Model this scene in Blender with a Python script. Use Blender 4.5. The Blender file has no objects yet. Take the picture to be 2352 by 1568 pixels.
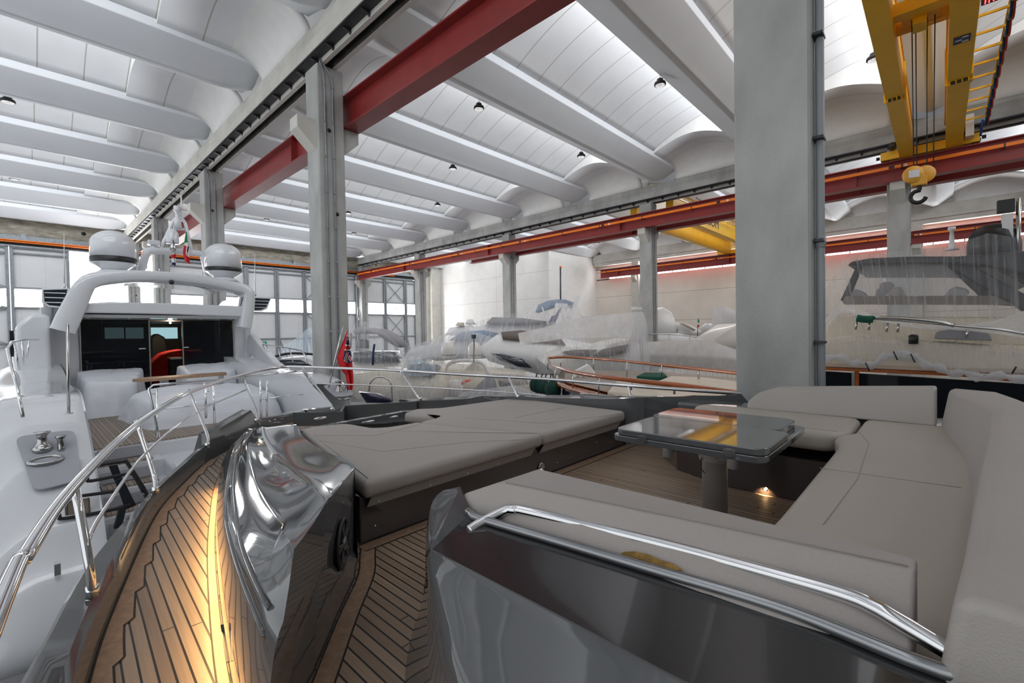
import bpy, bmesh, math, random
from mathutils import Vector, Matrix, noise
random.seed(7)
# ------------------------------------------------------------------ camera
IW, IH, FP = 2352.0, 1568.0, 1051.6
YAW, PITCH, ROLL = 0.818635, -0.0187724, -0.0172347
FLOOR = -5.6
sc = bpy.context.scene
col = sc.collection
fw = Vector((math.sin(YAW)*math.cos(PITCH), math.cos(YAW)*math.cos(PITCH), math.sin(PITCH)))
r0 = Vector((math.cos(YAW), -math.sin(YAW), 0)); u0 = r0.cross(fw)
rt = r0*math.cos(ROLL)+u0*math.sin(ROLL); up = -r0*math.sin(ROLL)+u0*math.cos(ROLL)
cam = bpy.data.cameras.new('camera'); camo = bpy.data.objects.new('camera', cam); col.objects.link(camo)
camo.matrix_world = Matrix(((rt.x, up.x, -fw.x, 0), (rt.y, up.y, -fw.y, 0), (rt.z, up.z, -fw.z, 0), (0, 0, 0, 1)))
cam.sensor_width = 36.0; cam.lens = 36.0*FP/IW; cam.clip_start = 0.05; cam.clip_end = 300
sc.camera = camo
# ------------------------------------------------------------------ light
w = bpy.data.worlds.new('world'); sc.world = w; w.use_nodes = True
wb = w.node_tree.nodes['Background']; wb.inputs[0].default_value = (0.93, 0.97, 1.0, 1); wb.inputs[1].default_value = 0.55
sc.view_settings.view_transform = 'Standard'; sc.view_settings.look = 'None'
sc.view_settings.exposure = 0.88; sc.view_settings.gamma = 1.0
sc.view_settings.use_curve_mapping = False
SKYLIGHT = 3.1      # daylight coming through the shed glazing in the roof
WINDOW = 6.5        # daylight through the windows of the end wall and clerestory
sc.cycles.use_denoising = True
try:
    sc.cycles.denoiser = 'OPENIMAGEDENOISE'
    sc.cycles.denoising_input_passes = 'RGB_ALBEDO_NORMAL'
except Exception: pass
sc.cycles.max_bounces = 10; sc.cycles.diffuse_bounces = 5; sc.cycles.glossy_bounces = 4
sc.cycles.transmission_bounces = 6; sc.cycles.transparent_max_bounces = 24
sc.cycles.sample_clamp_indirect = 6.0
sc.cycles.caustics_reflective = False; sc.cycles.caustics_refractive = False
def area(name, loc, size, rot, power, color=(1, 1, 1)):
    l = bpy.data.lights.new(name, 'AREA'); l.shape = 'RECTANGLE'; l.size, l.size_y = size
    l.energy = power; l.color = color
    o = bpy.data.objects.new(name, l); o.location = loc; o.rotation_euler = rot; col.objects.link(o); return o
# ------------------------------------------------------------------ pixel to point on a plane
def ray(px, py): return rt*((px-IW/2)/FP) - up*((py-IH/2)/FP) + fw
def aZ(px, py, z): d = ray(px, py); return d*(z/d.z)
def aX(px, py, x): d = ray(px, py); return d*(x/d.x)
def aY(px, py, y): d = ray(px, py); return d*(y/d.y)
# ------------------------------------------------------------------ materials
MATS = {}
def nt(name):
    m = bpy.data.materials.new(name); m.use_nodes = True; MATS[name] = m
    t = m.node_tree; return m, t, t.nodes, t.links, t.nodes['Principled BSDF']
def setp(p, **k):
    for a, b in k.items():
        a = a.replace('_', ' ')
        if a in p.inputs: p.inputs[a].default_value = b
def mat(name, c, rough=0.5, metal=0.0, vary=0.0, scale=3.0, bump=0.0, bscale=30.0, coat=0.0, alpha=1.0, stretch=(1, 1, 1), spec=None, emit=None, es=0.0, c2=None, detail=6):
    m, t, n, l, p = nt(name)
    c = tuple(c)+(1,)
    setp(p, Base_Color=c, Roughness=rough, Metallic=metal, Coat_Weight=coat, Coat_Roughness=0.03, Alpha=alpha)
    if spec is not None: setp(p, Specular_IOR_Level=spec)
    if emit: setp(p, Emission_Color=tuple(emit)+(1,), Emission_Strength=es)
    if vary or c2 or bump:
        tc = n.new('ShaderNodeTexCoord'); mp = n.new('ShaderNodeMapping'); mp.inputs['Scale'].default_value = stretch
        l.new(tc.outputs['Object'], mp.inputs[0])
    if vary or c2:
        nz = n.new('ShaderNodeTexNoise'); nz.inputs['Scale'].default_value = scale; nz.inputs['Detail'].default_value = detail
        l.new(mp.outputs[0], nz.inputs[0])
        cr = n.new('ShaderNodeValToRGB'); cr.color_ramp.elements[0].position = 0.3; cr.color_ramp.elements[1].position = 0.7
        a = c2+(1,) if c2 else tuple(x*(1-vary) for x in c[:3])+(1,)
        b = c if c2 else tuple(min(1, x*(1+vary)) for x in c[:3])+(1,)
        cr.color_ramp.elements[0].color = a; cr.color_ramp.elements[1].color = b
        l.new(nz.outputs[0], cr.inputs[0]); l.new(cr.outputs[0], p.inputs['Base Color'])
    if bump:
        nb = n.new('ShaderNodeTexNoise'); nb.inputs['Scale'].default_value = bscale; l.new(mp.outputs[0], nb.inputs[0])
        bp = n.new('ShaderNodeBump'); bp.inputs['Strength'].default_value = bump; bp.inputs['Distance'].default_value = 0.02
        l.new(nb.outputs[0], bp.inputs['Height']); l.new(bp.outputs[0], p.inputs['Normal'])
    return m
def glow(name, c, s):
    m, t, n, l, p = nt(name); n.remove(p)
    e = n.new('ShaderNodeEmission'); e.inputs[0].default_value = tuple(c)+(1,); e.inputs[1].default_value = s
    l.new(e.outputs[0], n['Material Output'].inputs[0]); return m
def mix_lines(name, base, dark, axis, period, width, rough=0.5, offset=0.0, vary=0.03, world=True, bump=0.0, metal=0.0, coat=0.0):
    """base colour with thin dark joints every `period` metres along one axis"""
    m, t, n, l, p = nt(name)
    setp(p, Roughness=rough, Metallic=metal, Coat_Weight=coat)
    g = n.new('ShaderNodeNewGeometry'); s = n.new('ShaderNodeSeparateXYZ'); l.new(g.outputs['Position'], s.inputs[0])
    prev = None
    axs = axis if isinstance(axis, (list, tuple)) else [(axis, period, offset)]
    for ax, per, off in axs:
        a = n.new('ShaderNodeMath'); a.operation = 'SUBTRACT'; l.new(s.outputs['XYZ'.index(ax)], a.inputs[0]); a.inputs[1].default_value = off
        b = n.new('ShaderNodeMath'); b.operation = 'PINGPONG'; l.new(a.outputs[0], b.inputs[0]); b.inputs[1].default_value = per/2
        c = n.new('ShaderNodeMath'); c.operation = 'LESS_THAN'; l.new(b.outputs[0], c.inputs[0]); c.inputs[1].default_value = width/2
        if prev is None: prev = c
        else:
            d = n.new('ShaderNodeMath'); d.operation = 'MAXIMUM'; l.new(prev.outputs[0], d.inputs[0]); l.new(c.outputs[0], d.inputs[1]); prev = d
    nz = n.new('ShaderNodeTexNoise'); nz.inputs['Scale'].default_value = 1.3; l.new(g.outputs['Position'], nz.inputs[0])
    cr = n.new('ShaderNodeValToRGB'); cr.color_ramp.elements[0].position = .3; cr.color_ramp.elements[1].position = .7
    cr.color_ramp.elements[0].color = tuple(x*(1-vary) for x in base)+(1,); cr.color_ramp.elements[1].color = tuple(min(1, x*(1+vary)) for x in base)+(1,)
    l.new(nz.outputs[0], cr.inputs[0])
    mx = n.new('ShaderNodeMix'); mx.data_type = 'RGBA'; l.new(prev.outputs[0], mx.inputs[0]); l.new(cr.outputs[0], mx.inputs[6])
    mx.inputs[7].default_value = tuple(dark)+(1,); l.new(mx.outputs[2], p.inputs['Base Color'])
    return m
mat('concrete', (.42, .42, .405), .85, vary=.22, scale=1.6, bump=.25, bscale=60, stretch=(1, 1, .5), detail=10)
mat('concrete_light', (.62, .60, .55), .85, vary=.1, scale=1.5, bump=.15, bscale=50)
mat('concrete_old', (.36, .33, .27), .9, vary=.35, scale=2.0, bump=.3, bscale=30, stretch=(1, 1, 3), detail=12)
mat('rib_white', (.74, .76, .79), .55, vary=.03, scale=.6)
mat('plaster_white', (.86, .85, .83), .8, vary=.03)
mat('red_steel', (.27, .030, .028), .36, vary=.12, scale=2)
mat('yellow_steel', (.98, .56, .015), .42, vary=.08, scale=1.5, c2=(.90, .48, .012))
mat('orange_plastic', (.95, .22, .01), .4)
mat('pipe_grey', (.36, .38, .40), .5, vary=.06)
mat('galvanized', (.30, .33, .36), .5, metal=.6, vary=.15, scale=8)
mat('grey_frame', (.25, .27, .29), .5, metal=.3, vary=.12, scale=5)
mat('black', (.012, .012, .013), .4)
mat('dark_metal', (.05, .05, .055), .45, metal=.5)
mat('chrome', (.82, .82, .83), .07, metal=1.0)
mat('steel_satin', (.62, .62, .60), .22, metal=1.0)
mat('aluminium', (.52, .54, .56), .35, metal=.9, vary=.06, stretch=(60, 60, 1), scale=2)
mat('white_gel', (.78, .80, .84), .22, coat=.5)
mat('white_paint', (.80, .80, .80), .4)
mat('cream_gel', (.80, .73, .60), .3, coat=.4)
mat('dark_glass', (.006, .009, .013), .04, coat=1.0)
mat('rubber', (.02, .02, .022), .7)
mat('mahogany', (.42, .10, .018), .2, vary=.25, scale=5, stretch=(1, .2, 8), coat=.8)
mat('green_fabric', (.005, .09, .055), .8, vary=.25, scale=12)
mat('fender_green', (.006, .045, .033), .85, vary=.3, scale=14, bump=.3, bscale=80)
mat('floor_paint', (.17, .17, .175), .5, vary=.25, scale=.5)
mat('red_cloth', (.62, .015, .012), .7, vary=.2, scale=4)
glow('daylight', (1, 1, 1), WINDOW)
glow('skylight', (.93, .96, 1), SKYLIGHT)
glow('lamp_face', (1, .98, .95), 1.2)
glow('warm_lamp', (1, .62, .25), 14)
mix_lines('vault_panel', (.80, .80, .81), (.50, .48, .44), 'X', 1.0, .034, rough=.7, offset=.5)
mix_lines('door_panel', (.66, .67, .68), (.50, .51, .53), 'X', 1.1, .014, rough=.5)
mix_lines('wall_panel', (.86, .79, .70), (.42, .36, .30), [('Z', 2.5, -1.6), ('Y', 10, .8)], 0, .03, rough=.8)
mix_lines('wall_white', (.88, .86, .83), (.55, .5, .45), [('Z', 2.4, .7), ('Y', 24, 8)], 0, .025, rough=.8)
# ------------------------------------------------------------------ mesh builder
CAM_SCALE = 1.0         # scale about the camera for the thing being built
def V(*a): return Vector(a)
class MB:
    def __init__(s): s.v = []; s.f = []; s.m = []; s.mi = {}; s.cur = 0; s.sm = []
    def use(s, name):
        if name not in s.mi: s.mi[name] = len(s.mi)
        s.cur = s.mi[name]; return s
    def add(s, vs, fs, smooth=False):
        b = len(s.v); s.v += [Vector(x)*CAM_SCALE for x in vs]
        for f in fs: s.f.append([b+i for i in f]); s.m.append(s.cur); s.sm.append(smooth)
        return s
    def box(s, x0, x1, y0, y1, z0, z1):
        return s.add([(x0, y0, z0), (x1, y0, z0), (x1, y1, z0), (x0, y1, z0), (x0, y0, z1), (x1, y0, z1), (x1, y1, z1), (x0, y1, z1)],
                     [(0, 3, 2, 1), (4, 5, 6, 7), (0, 1, 5, 4), (1, 2, 6, 5), (2, 3, 7, 6), (3, 0, 4, 7)])
    def bar(s, a, b, w, h, upv=None):
        """rectangular bar from a to b, w across, h along the up vector"""
        a = Vector(a); b = Vector(b); d = (b-a).normalized()
        u = Vector(upv) if upv else (Vector((0, 0, 1)) if abs(d.z) < .95 else Vector((0, 1, 0)))
        sd = d.cross(u).normalized(); u = sd.cross(d).normalized()
        vs = [p+sd*(i*w/2)+u*(j*h/2) for p in (a, b) for i, j in ((-1, -1), (1, -1), (1, 1), (-1, 1))]
        return s.add(vs, [(0, 3, 2, 1), (4, 5, 6, 7), (0, 1, 5, 4), (1, 2, 6, 5), (2, 3, 7, 6), (3, 0, 4, 7)])
    def tube(s, pts, r, n=10, closed=False, caps=True, rs=None):
        pts = [Vector(p) for p in pts]; k = len(pts); rings = []
        t0 = (pts[1]-pts[0]).normalized(); ref = Vector((0, 0, 1)) if abs(t0.z) < .9 else Vector((1, 0, 0))
        nrm = t0.cross(ref).normalized(); prev = t0
        vs = []
        for i, p in enumerate(pts):
            if closed: t = (pts[(i+1) % k]-pts[i-1]).normalized()
            else: t = (pts[min(i+1, k-1)]-pts[max(i-1, 0)]).normalized()
            ax = prev.cross(t)
            if ax.length > 1e-6: nrm = Matrix.Rotation(prev.angle(t), 3, ax.normalized()) @ nrm
            nrm = (nrm-t*nrm.dot(t)).normalized(); prev = t; bn = t.cross(nrm)
            rr = rs[i] if rs else r
            vs += [p+nrm*(rr*math.cos(2*math.pi*j/n))+bn*(rr*math.sin(2*math.pi*j/n)) for j in range(n)]
        fs = []
        for i in range(k if closed else k-1):
            a = i*n; b = ((i+1) % k)*n
            fs += [(a+j, a+(j+1) % n, b+(j+1) % n, b+j) for j in range(n)]
        if caps and not closed: fs += [tuple(range(n-1, -1, -1)), tuple((k-1)*n+j for j in range(n))]
        return s.add(vs, fs, True)
    def lathe(s, prof, o, ax=(0, 0, 1), n=24):
        """prof: list of (radius, height) about axis through o"""
        ax = Vector(ax).normalized(); o = Vector(o)
        a = ax.orthogonal().normalized(); b = ax.cross(a); vs = []
        for r, h in prof: vs += [o+ax*h+a*(r*math.cos(2*math.pi*j/n))+b*(r*math.sin(2*math.pi*j/n)) for j in range(n)]
        fs = []
        for i in range(len(prof)-1): fs += [(i*n+j, i*n+(j+1) % n, (i+1)*n+(j+1) % n, (i+1)*n+j) for j in range(n)]
        if prof[0][0] > 1e-4: fs.append(tuple(range(n-1, -1, -1)))
        if prof[-1][0] > 1e-4: fs.append(tuple((len(prof)-1)*n+j for j in range(n)))
        return s.add(vs, fs, True)
    def loft(s, rows, smooth=True, closed=False, caps=False, flip=False):
        n = len(rows[0]); vs = [Vector(p) for r in rows for p in r]; fs = []
        for i in range(len(rows)-1):
            for j in range(n if closed else n-1):
                q = (i*n+j, i*n+(j+1) % n, (i+1)*n+(j+1) % n, (i+1)*n+j)
                fs.append(q[::-1] if flip else q)
        if caps:
            fs.append(tuple(range(n-1, -1, -1))); fs.append(tuple((len(rows)-1)*n+j for j in range(n)))
        return s.add(vs, fs, smooth)
    def prism(s, poly, vec, smooth=False):
        """closed polygon extruded along vec"""
        k = len(poly); P = [Vector(p) for p in poly]; vec = Vector(vec)
        vs = P+[p+vec for p in P]
        fs = [tuple(range(k-1, -1, -1)), tuple(range(k, 2*k))]+[(i, (i+1) % k, k+(i+1) % k, k+i) for i in range(k)]
        return s.add(vs, fs, smooth)
    def slab(s, top, dz):
        """polygon of 3d points on top, thickness dz downward"""
        return s.prism(top, (0, 0, -dz))
    def ball(s, c, r, sc_=(1, 1, 1), n=16, m=10):
        c = Vector(c); vs = []; fs = []
        for i in range(m+1):
            th = math.pi*i/m
            for j in range(n):
                ph = 2*math.pi*j/n
                vs.append(c+Vector((r*sc_[0]*math.sin(th)*math.cos(ph), r*sc_[1]*math.sin(th)*math.sin(ph), r*sc_[2]*math.cos(th))))
        for i in range(m): fs += [(i*n+j, (i+1)*n+j, (i+1)*n+(j+1) % n, i*n+(j+1) % n) for j in range(n)]
        return s.add(vs, fs, True)
    def build(s, name, mats=None, parent=None, solid=0.0, bevel=0.0, seg=2, subsurf=0, label=None, smooth=None, base=None, angle=35, solidoff=-1):
        o_mats = [mats] if isinstance(mats, str) else (mats or [])
        if not s.mi: s.use(o_mats[0] if o_mats else 'white_paint')
        names = sorted(s.mi, key=lambda k: s.mi[k])
        if o_mats and len(names) == 1 and names[0] not in MATS: names = o_mats
        if parent is not None:
            off = Vector(parent.get('_off', (0, 0, 0)))
        else:
            xs = [v.x for v in s.v]; ys = [v.y for v in s.v]; zs = [v.z for v in s.v]
            off = Vector(base)*CAM_SCALE if base is not None else Vector(((min(xs)+max(xs))/2, (min(ys)+max(ys))/2, min(zs)))
        me = bpy.data.meshes.new(name)
        me.from_pydata([tuple(v-off) for v in s.v], [], s.f)
        for nm in names: me.materials.append(MATS[nm])
        me.polygons.foreach_set('material_index', s.m)
        me.polygons.foreach_set('use_smooth', [bool(x) if smooth is None else smooth for x in s.sm])
        me.update()
        bm = bmesh.new(); bm.from_mesh(me); bmesh.ops.remove_doubles(bm, verts=bm.verts, dist=1e-5)
        bmesh.ops.recalc_face_normals(bm, faces=bm.faces); bm.to_mesh(me); bm.free()
        o = bpy.data.objects.new(name, me); col.objects.link(o)
        if parent is not None: o.parent = parent
        else: o.location = off
        o['_off'] = tuple(off)
        if solid: md = o.modifiers.new('solid', 'SOLIDIFY'); md.thickness = solid*CAM_SCALE; md.offset = solidoff
        if bevel: md = o.modifiers.new('bevel', 'BEVEL'); md.width = bevel*CAM_SCALE; md.segments = seg; md.limit_method = 'ANGLE'; md.angle_limit = math.radians(angle); md.harden_normals = False
        if subsurf: md = o.modifiers.new('sub', 'SUBSURF'); md.levels = subsurf; md.render_levels = subsurf
        if label: o['label'] = label
        return o
def thing(name, label, cat, loc, group=None):
    loc = Vector(loc)*CAM_SCALE; o = bpy.data.objects.new(name, None); col.objects.link(o); o.location = loc; o['_off'] = tuple(loc)
    o.empty_display_size = .2; o['label'] = label; o['category'] = cat
    if group: o['group'] = group
    return o
def tag(o, label, cat, group=None):
    o['label'] = label; o['category'] = cat
    if group: o['group'] = group
    return o
def struct(o, label=None):
    o['kind'] = 'structure'
    if label: o['label'] = label
    return o
def copy_tree(o, delta=(0, 0, 0), label=None, top=True, parent=None):
    c = o.copy(); col.objects.link(c)
    if top:
        c.location = Vector(o.location)+Vector(delta)
        if label: c['label'] = label
    else: c.parent = parent
    for ch in list(o.children): copy_tree(ch, top=False, parent=c)
    return c
def bez(pts, n=8, closed=False):
    """catmull-rom through points"""
    P = [Vector(p) for p in pts]; k = len(P); out = []
    rng = range(k if closed else k-1)
    for i in rng:
        p1 = P[i]; p2 = P[(i+1) % k]
        p0 = P[i-1] if (closed or i > 0) else p1*2-p2
        p3 = P[(i+2) % k] if (closed or i+2 < k) else p2*2-p1
        for j in range(n):
            t = j/n
            out.append(.5*((2*p1)+(p2-p0)*t+(2*p0-5*p1+4*p2-p3)*t*t+(-p0+3*p1-3*p2+p3)*t**3))
    if not closed: out.append(P[-1].copy())
    return out
def resample(P, n):
    P = [Vector(p) for p in P]; d = [0]
    for a, b in zip(P, P[1:]): d.append(d[-1]+(b-a).length)
    out = []
    for i in range(n):
        t = d[-1]*i/(n-1); k = 0
        while k < len(d)-2 and d[k+1] < t: k += 1
        q = (t-d[k])/max(d[k+1]-d[k], 1e-9); out.append(P[k].lerp(P[k+1], min(1, q)))
    return out
def roundpoly(P, r, n=5):
    """round the corners of a closed polygon"""
    P = [Vector(p) for p in P]; k = len(P); out = []
    for i in range(k):
        a, b, c = P[i-1], P[i], P[(i+1) % k]
        rr = r[i] if isinstance(r, (list, tuple)) else r
        rr = min(rr, (a-b).length*.45, (c-b).length*.45)
        p = b+(a-b).normalized()*rr; q = b+(c-b).normalized()*rr
        for j in range(n+1):
            t = j/n; out.append(p.lerp(b, t).lerp(b.lerp(q, t), t))
    return out
# ================================================================== THE HALL
XA, XB, XC, XZ = 4.965, 22.1, 39.2, -12.2      # left faces of the column rows
CW = .655
RIBY = [ -14.7+5*k for k in range(0, 12)]      # centre lines of the roof beams (10.3 + 5k)
YEND = 41.0
mat('stained', (.07, .063, .055), .9, vary=.4, scale=3)
m = MB().use('floor_paint'); m.box(-13, 40.6, -14, 42, FLOOR-.1, FLOOR); struct(m.build('floor'), 'dark painted hall floor under the boats')
# --- roof beams: wing section, tapering up at both ends
def rib_section(t):
    # t: 0 at the very end .. 1 full section; measured from the keel line
    q = (1-t)**2; up = .22*q; k = 1+.5*q
    return [(-.87, 8.10), (-.87, 7.86), (-.85, 7.825), (-.30*k, 7.43+up), (-.24*k, 7.385+up), (-.17*k, 7.33+up), (-.10, 7.305+up), (0, 7.30+up),
            (.06, 7.31+up), (.12, 7.34+up), (.20, 7.385+up), (.95, 7.79), (.98, 7.81), (.98, 8.10)]
def make_rib(x0, x1, yc):
    xs = [0, .2, .4, .6, .8, 1.1]; L = x1-x0
    tt = [(x, min(1, x/1.1)) for x in xs]+[(L/2, 1)]+[(L-x, min(1, x/1.1)) for x in reversed(xs)]
    rows = [[V(x0+x, yc+y, z) for y, z in rib_section(t)] for x, t in tt]
    m = MB().use('rib_white'); m.loft(rows, smooth=True, caps=True)
    o = m.build('ceiling_beam', bevel=0); return o
bays = [(XZ+.7, XA-.0), (XA+.66, XB-.05), (XB+.66, XC+.0)]
for bi, (x0, x1) in enumerate(bays):
    for yc in RIBY:
        if yc > YEND or (bi == 0 and yc < 0): continue
        if bi == 2 and yc < -6: continue
        o = make_rib(x0, x1, yc); struct(o, 'white precast roof beam with a rounded keel')
        es = o.modifiers.new('es', 'EDGE_SPLIT'); es.split_angle = math.radians(50); wn_ = o.modifiers.new('wn', 'WEIGHTED_NORMAL'); wn_.keep_sharp = True; wn_.weight = 100
# --- shed vaults between beams, with the daylight glazing on the near side
def shed(m, x0, x1, ya, yb, raised):
    """vault from the near beam (y=ya) to the far beam (y=yb)"""
    rows = []
    N = 14
    for x in (x0, (x0+x1)/2, x1):
        row = []
        for i in range(N+1):
            t = i/N
            if raised:      # rises from the far lip to a crest over the near beam
                y = yb+(ya-yb)*t; z = 8.05+.98*math.sin(t*math.pi*.5)**.9
            else:
                y = yb+(ya-yb)*t; z = 7.95+.42*math.sin(t*math.pi)
            row.append(V(x, y, z))
        rows.append(row)
    m.loft(rows)
wn = 1
cm = MB().use('vault_panel')
for bi, (x0, x1) in enumerate(bays):
    for yc in RIBY[:-1]:
        if bi == 0 and yc < 0: continue
        if bi == 2 and yc < -6: continue
        ya = yc+.97; yb = yc+4.14
        s0 = x0+2.3; s1 = x1-2.45
        shed(cm, s0, s1, ya, yb, True)
        for (a, b) in ((x0+.8, s0), (s1, x1-.8)): shed(cm, a, b, ya, yb, False)
        # risers closing the raised part, and fan shaped ends above the girders
        N = 14
        for x in (s0, s1):
            lo = [V(x, yb+(ya-yb)*i/N, 7.95+.42*math.sin(i/N*math.pi)) for i in range(N+1)]
            hi = [V(x, yb+(ya-yb)*i/N, 8.05+.98*math.sin(i/N*math.pi*.5)**.9) for i in range(N+1)]
            cm.use('plaster_white').loft([lo, hi], smooth=False); cm.use('vault_panel')
        for xe, sg in ((x0, 1), (x1, -1)):
            rws = []
            for q in range(7):
                u = q/6.0; th = u*math.pi/2
                rws.append([V(xe+sg*.8*(1-math.sin(th)), yb+(ya-yb)*i/N, 7.38+(7.95-7.38+.42*math.sin(i/N*math.pi))*math.cos(th)) for i in range(N+1)])
            cm.use('plaster_white').loft(rws, smooth=True); cm.use('vault_panel')
        g = MB().use('skylight'); g.add([(s0, ya+.02, 8.05), (s1, ya+.02, 8.05), (s1, ya+.02, 9.0), (s0, ya+.02, 9.0)], [(0, 3, 2, 1)])
        o = g.build('window_%d' % wn); struct(o, 'roof glazing strip behind a roof beam'); wn += 1
c = cm.build('ceiling', solid=.08, solidoff=1); struct(c, 'white vaulted roof panels between the beams')
m = MB().use('plaster_white'); m.box(-13, 41, -20, 42, 9.35, 9.5); struct(m.build('ceiling'), 'outer roof deck above the vaults')
m = MB().use('concrete').box(-13, 41, -14.3, -14, FLOOR, 9.3); struct(m.build('wall_near'), 'plain white wall behind the photographer')
# --- girders along the column rows
def girder(X, y0, y1, mname, gname, face=1):
    """gutter girder whose tray side looks to -X; X = column face"""
    m = MB().use(mname)
    P = [(-.07, 7.36), (-.10, 7.22), (-.05, 7.12), (-.10, 7.04), (-.10, 6.74), (.02, 6.70), (.10, 6.70), (.10, 6.55), (.20, 6.55), (.20, 6.78), (.40, 6.78), (.40, 6.55), (.50, 6.55), (.50, 7.0), (.72, 7.1), (.72, 7.36)]
    m.prism([V(X+x, y0, z) for x, z in P], (0, y1-y0, 0))
    m.use('stained').box(X+.20, X+.21, y0, y1, 6.56, 6.78); m.box(X+.20, X+.40, y0, y1, 6.765, 6.779); m.box(X+.39, X+.40, y0, y1, 6.56, 6.78)
    o = m.build(gname); struct(o, 'long concrete gutter girder carried by the column row')
    es = MB().use('dark_metal'); es.box(X-.115, X+.10, y0+.02, y1-.02, 6.665, 6.69); es.box(X-.115, X-.105, y0+.02, y1-.02, 6.66, 6.74)
    tr = es.build('cable_tray'); tag(tr, 'long galvanized cable tray under the girder edge of the %s column row' % gname_row[X], 'cable tray')
    n = int((y1-y0)/.8)
    for i in range(n):
        y = y0+.4+i*.8
        if y < -1: continue
        b = MB().use('dark_metal'); b.add([(X-.09, y-.03, 6.665), (X+.11, y-.03, 6.665), (X+.11, y-.03, 6.56), (X+.06, y-.03, 6.60), (X-.09, y-.03, 6.64),
                                         (X-.09, y+.03, 6.665), (X+.11, y+.03, 6.665), (X+.11, y+.03, 6.56), (X+.06, y+.03, 6.60), (X-.09, y+.03, 6.64)],
                                        [(0, 1, 2, 3, 4), (9, 8, 7, 6, 5), (0, 5, 6, 1), (1, 6, 7, 2), (2, 7, 8, 3), (3, 8, 9, 4), (4, 9, 5, 0)])
        b.build('bracket', parent=tr)
    return o
gname_row = {XA: 'near', XB: 'middle', XC: 'far'}
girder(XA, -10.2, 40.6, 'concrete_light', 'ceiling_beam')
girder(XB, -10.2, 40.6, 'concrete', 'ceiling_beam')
m = MB().use('concrete_light')
m.prism([V(XC+x, -12, z) for x, z in ((-.1, 7.55), (-.1, 6.75), (.0, 6.7), (.0, 6.45), (.5, 6.45), (.5, 7.55))], (0, 37.3, 0)); struct(m.build('ceiling_beam'), 'pale edge girder along the far wall')
# --- columns
def column(X, Y, label, top=6.55, conduits=True, corbL=True, corbR=True, holes=(5.0, 3.0)):
    t = thing('concrete_column', label, 'column', (X+CW/2, Y+CW/2, FLOOR), None)
    m = MB().use('concrete')
    g = .06; d = .035   # shallow groove on the near face
    m.add([(X, Y, FLOOR), (X+CW, Y, FLOOR), (X+CW, Y+CW, FLOOR), (X, Y+CW, FLOOR), (X, Y, top), (X+CW, Y, top), (X+CW, Y+CW, top), (X, Y+CW, top)],
          [(0, 3, 2, 1), (4, 5, 6, 7), (0, 1, 5, 4), (1, 2, 6, 5), (2, 3, 7, 6), (3, 0, 4, 7)])
    m.build('shaft', parent=t, bevel=.02, seg=1)
    for sgn, on in ((-1, corbL), (1, corbR)):
        if not on: continue
        xa = X if sgn < 0 else X+CW
        e = .45
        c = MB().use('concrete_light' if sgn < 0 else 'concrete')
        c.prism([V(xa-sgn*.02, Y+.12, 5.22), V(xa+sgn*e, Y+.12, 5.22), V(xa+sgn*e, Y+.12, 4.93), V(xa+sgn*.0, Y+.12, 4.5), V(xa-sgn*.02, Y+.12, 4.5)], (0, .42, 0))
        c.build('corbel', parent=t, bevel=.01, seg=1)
    if conduits:
        for dx, r in ((.16, .018), (.36, .018)):
            c = MB().use('galvanized')
            pts = [(X+dx, Y-.03, FLOOR), (X+dx, Y-.03, 5.9), (X+dx-.02, Y-.03, 6.3), (X+.05, Y-.06, 6.62)]
            c.tube(pts, r, 8)
            for k in range(14): c.lathe([(.026, -.03), (.026, .03)], (X+dx, Y-.03, FLOOR+.6+k*.85), n=8)
            c.build('conduit', parent=t)
    for z in holes:
        h = MB().use('black'); h.lathe([(.045, -.006), (.045, .01)], (X+.42 if z < 4 else X+.26, Y-.004, z), ax=(0, -1, 0), n=14); h.build('bolt_hole', parent=t)
    return t
column(XA, .87, 'huge grey concrete column right of centre, standing behind the sofa', corbR=False, corbL=False, conduits=False, holes=(5.0,))
column(XA, 10.87, 'grey concrete column with two conduits behind the red ensign')
column(XA, 20.87, 'grey concrete column rising behind the smaller white radome')
column(XA, 30.87, 'grey concrete column behind the mast of the white yacht')
column(XA, 40.1, 'last column of the left row, beside the end wall')
column(XB, .8, 'grey concrete column behind the crane hook', conduits=False)
column(XB, 10.8, 'grey concrete column carrying the red crane rail left of the huge column')
column(XB, 20.8, 'slim grey concrete column in front of the white block wall')
column(XB, 30.85, 'slim grey concrete column left of the white block wall')
column(XB, 40.1, 'short looking column where the red crane rail meets the end wall')
for Y, lb in ((.8, 'far wall column seen beside the column behind the hook'), (10.8, 'far wall column hidden by the huge column'), (20.5, 'pale far wall column left of the yellow crane')):
    t = thing('wall_column', lb, 'column', (XC+.3, Y+.3, FLOOR)); MB().use('concrete_light').box(XC, XC+.6, Y, Y+.66, FLOOR, 6.45).build('shaft', parent=t)
    MB().use('concrete_light').prism([V(XC, Y+.1, 5.2), V(XC-.45, Y+.1, 5.2), V(XC-.45, Y+.1, 4.93), V(XC, Y+.1, 4.55)], (0, .42, 0)).build('corbel', parent=t)
# white downpipe and recess on the huge column
pipe = MB().use('pipe_grey').tube([(XA+.20, .825, FLOOR), (XA+.20, .825, 7.0)], .036, 14).build('downpipe'); tag(pipe, 'grey downpipe clipped to the right side of the huge column', 'pipe')
for k in range(4): MB().use('pipe_grey').lathe([(.043, -.05), (.043, .05)], (XA+.20, .825, -2.2+k*3.0), n=16).build('sleeve', parent=pipe)
for k in range(12):
    MB().use('dark_metal').box(XA+.10, XA+.24, .785, .868, -3.0+k*.95, -2.975+k*.95).build('pipe_clip', parent=pipe)
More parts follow.
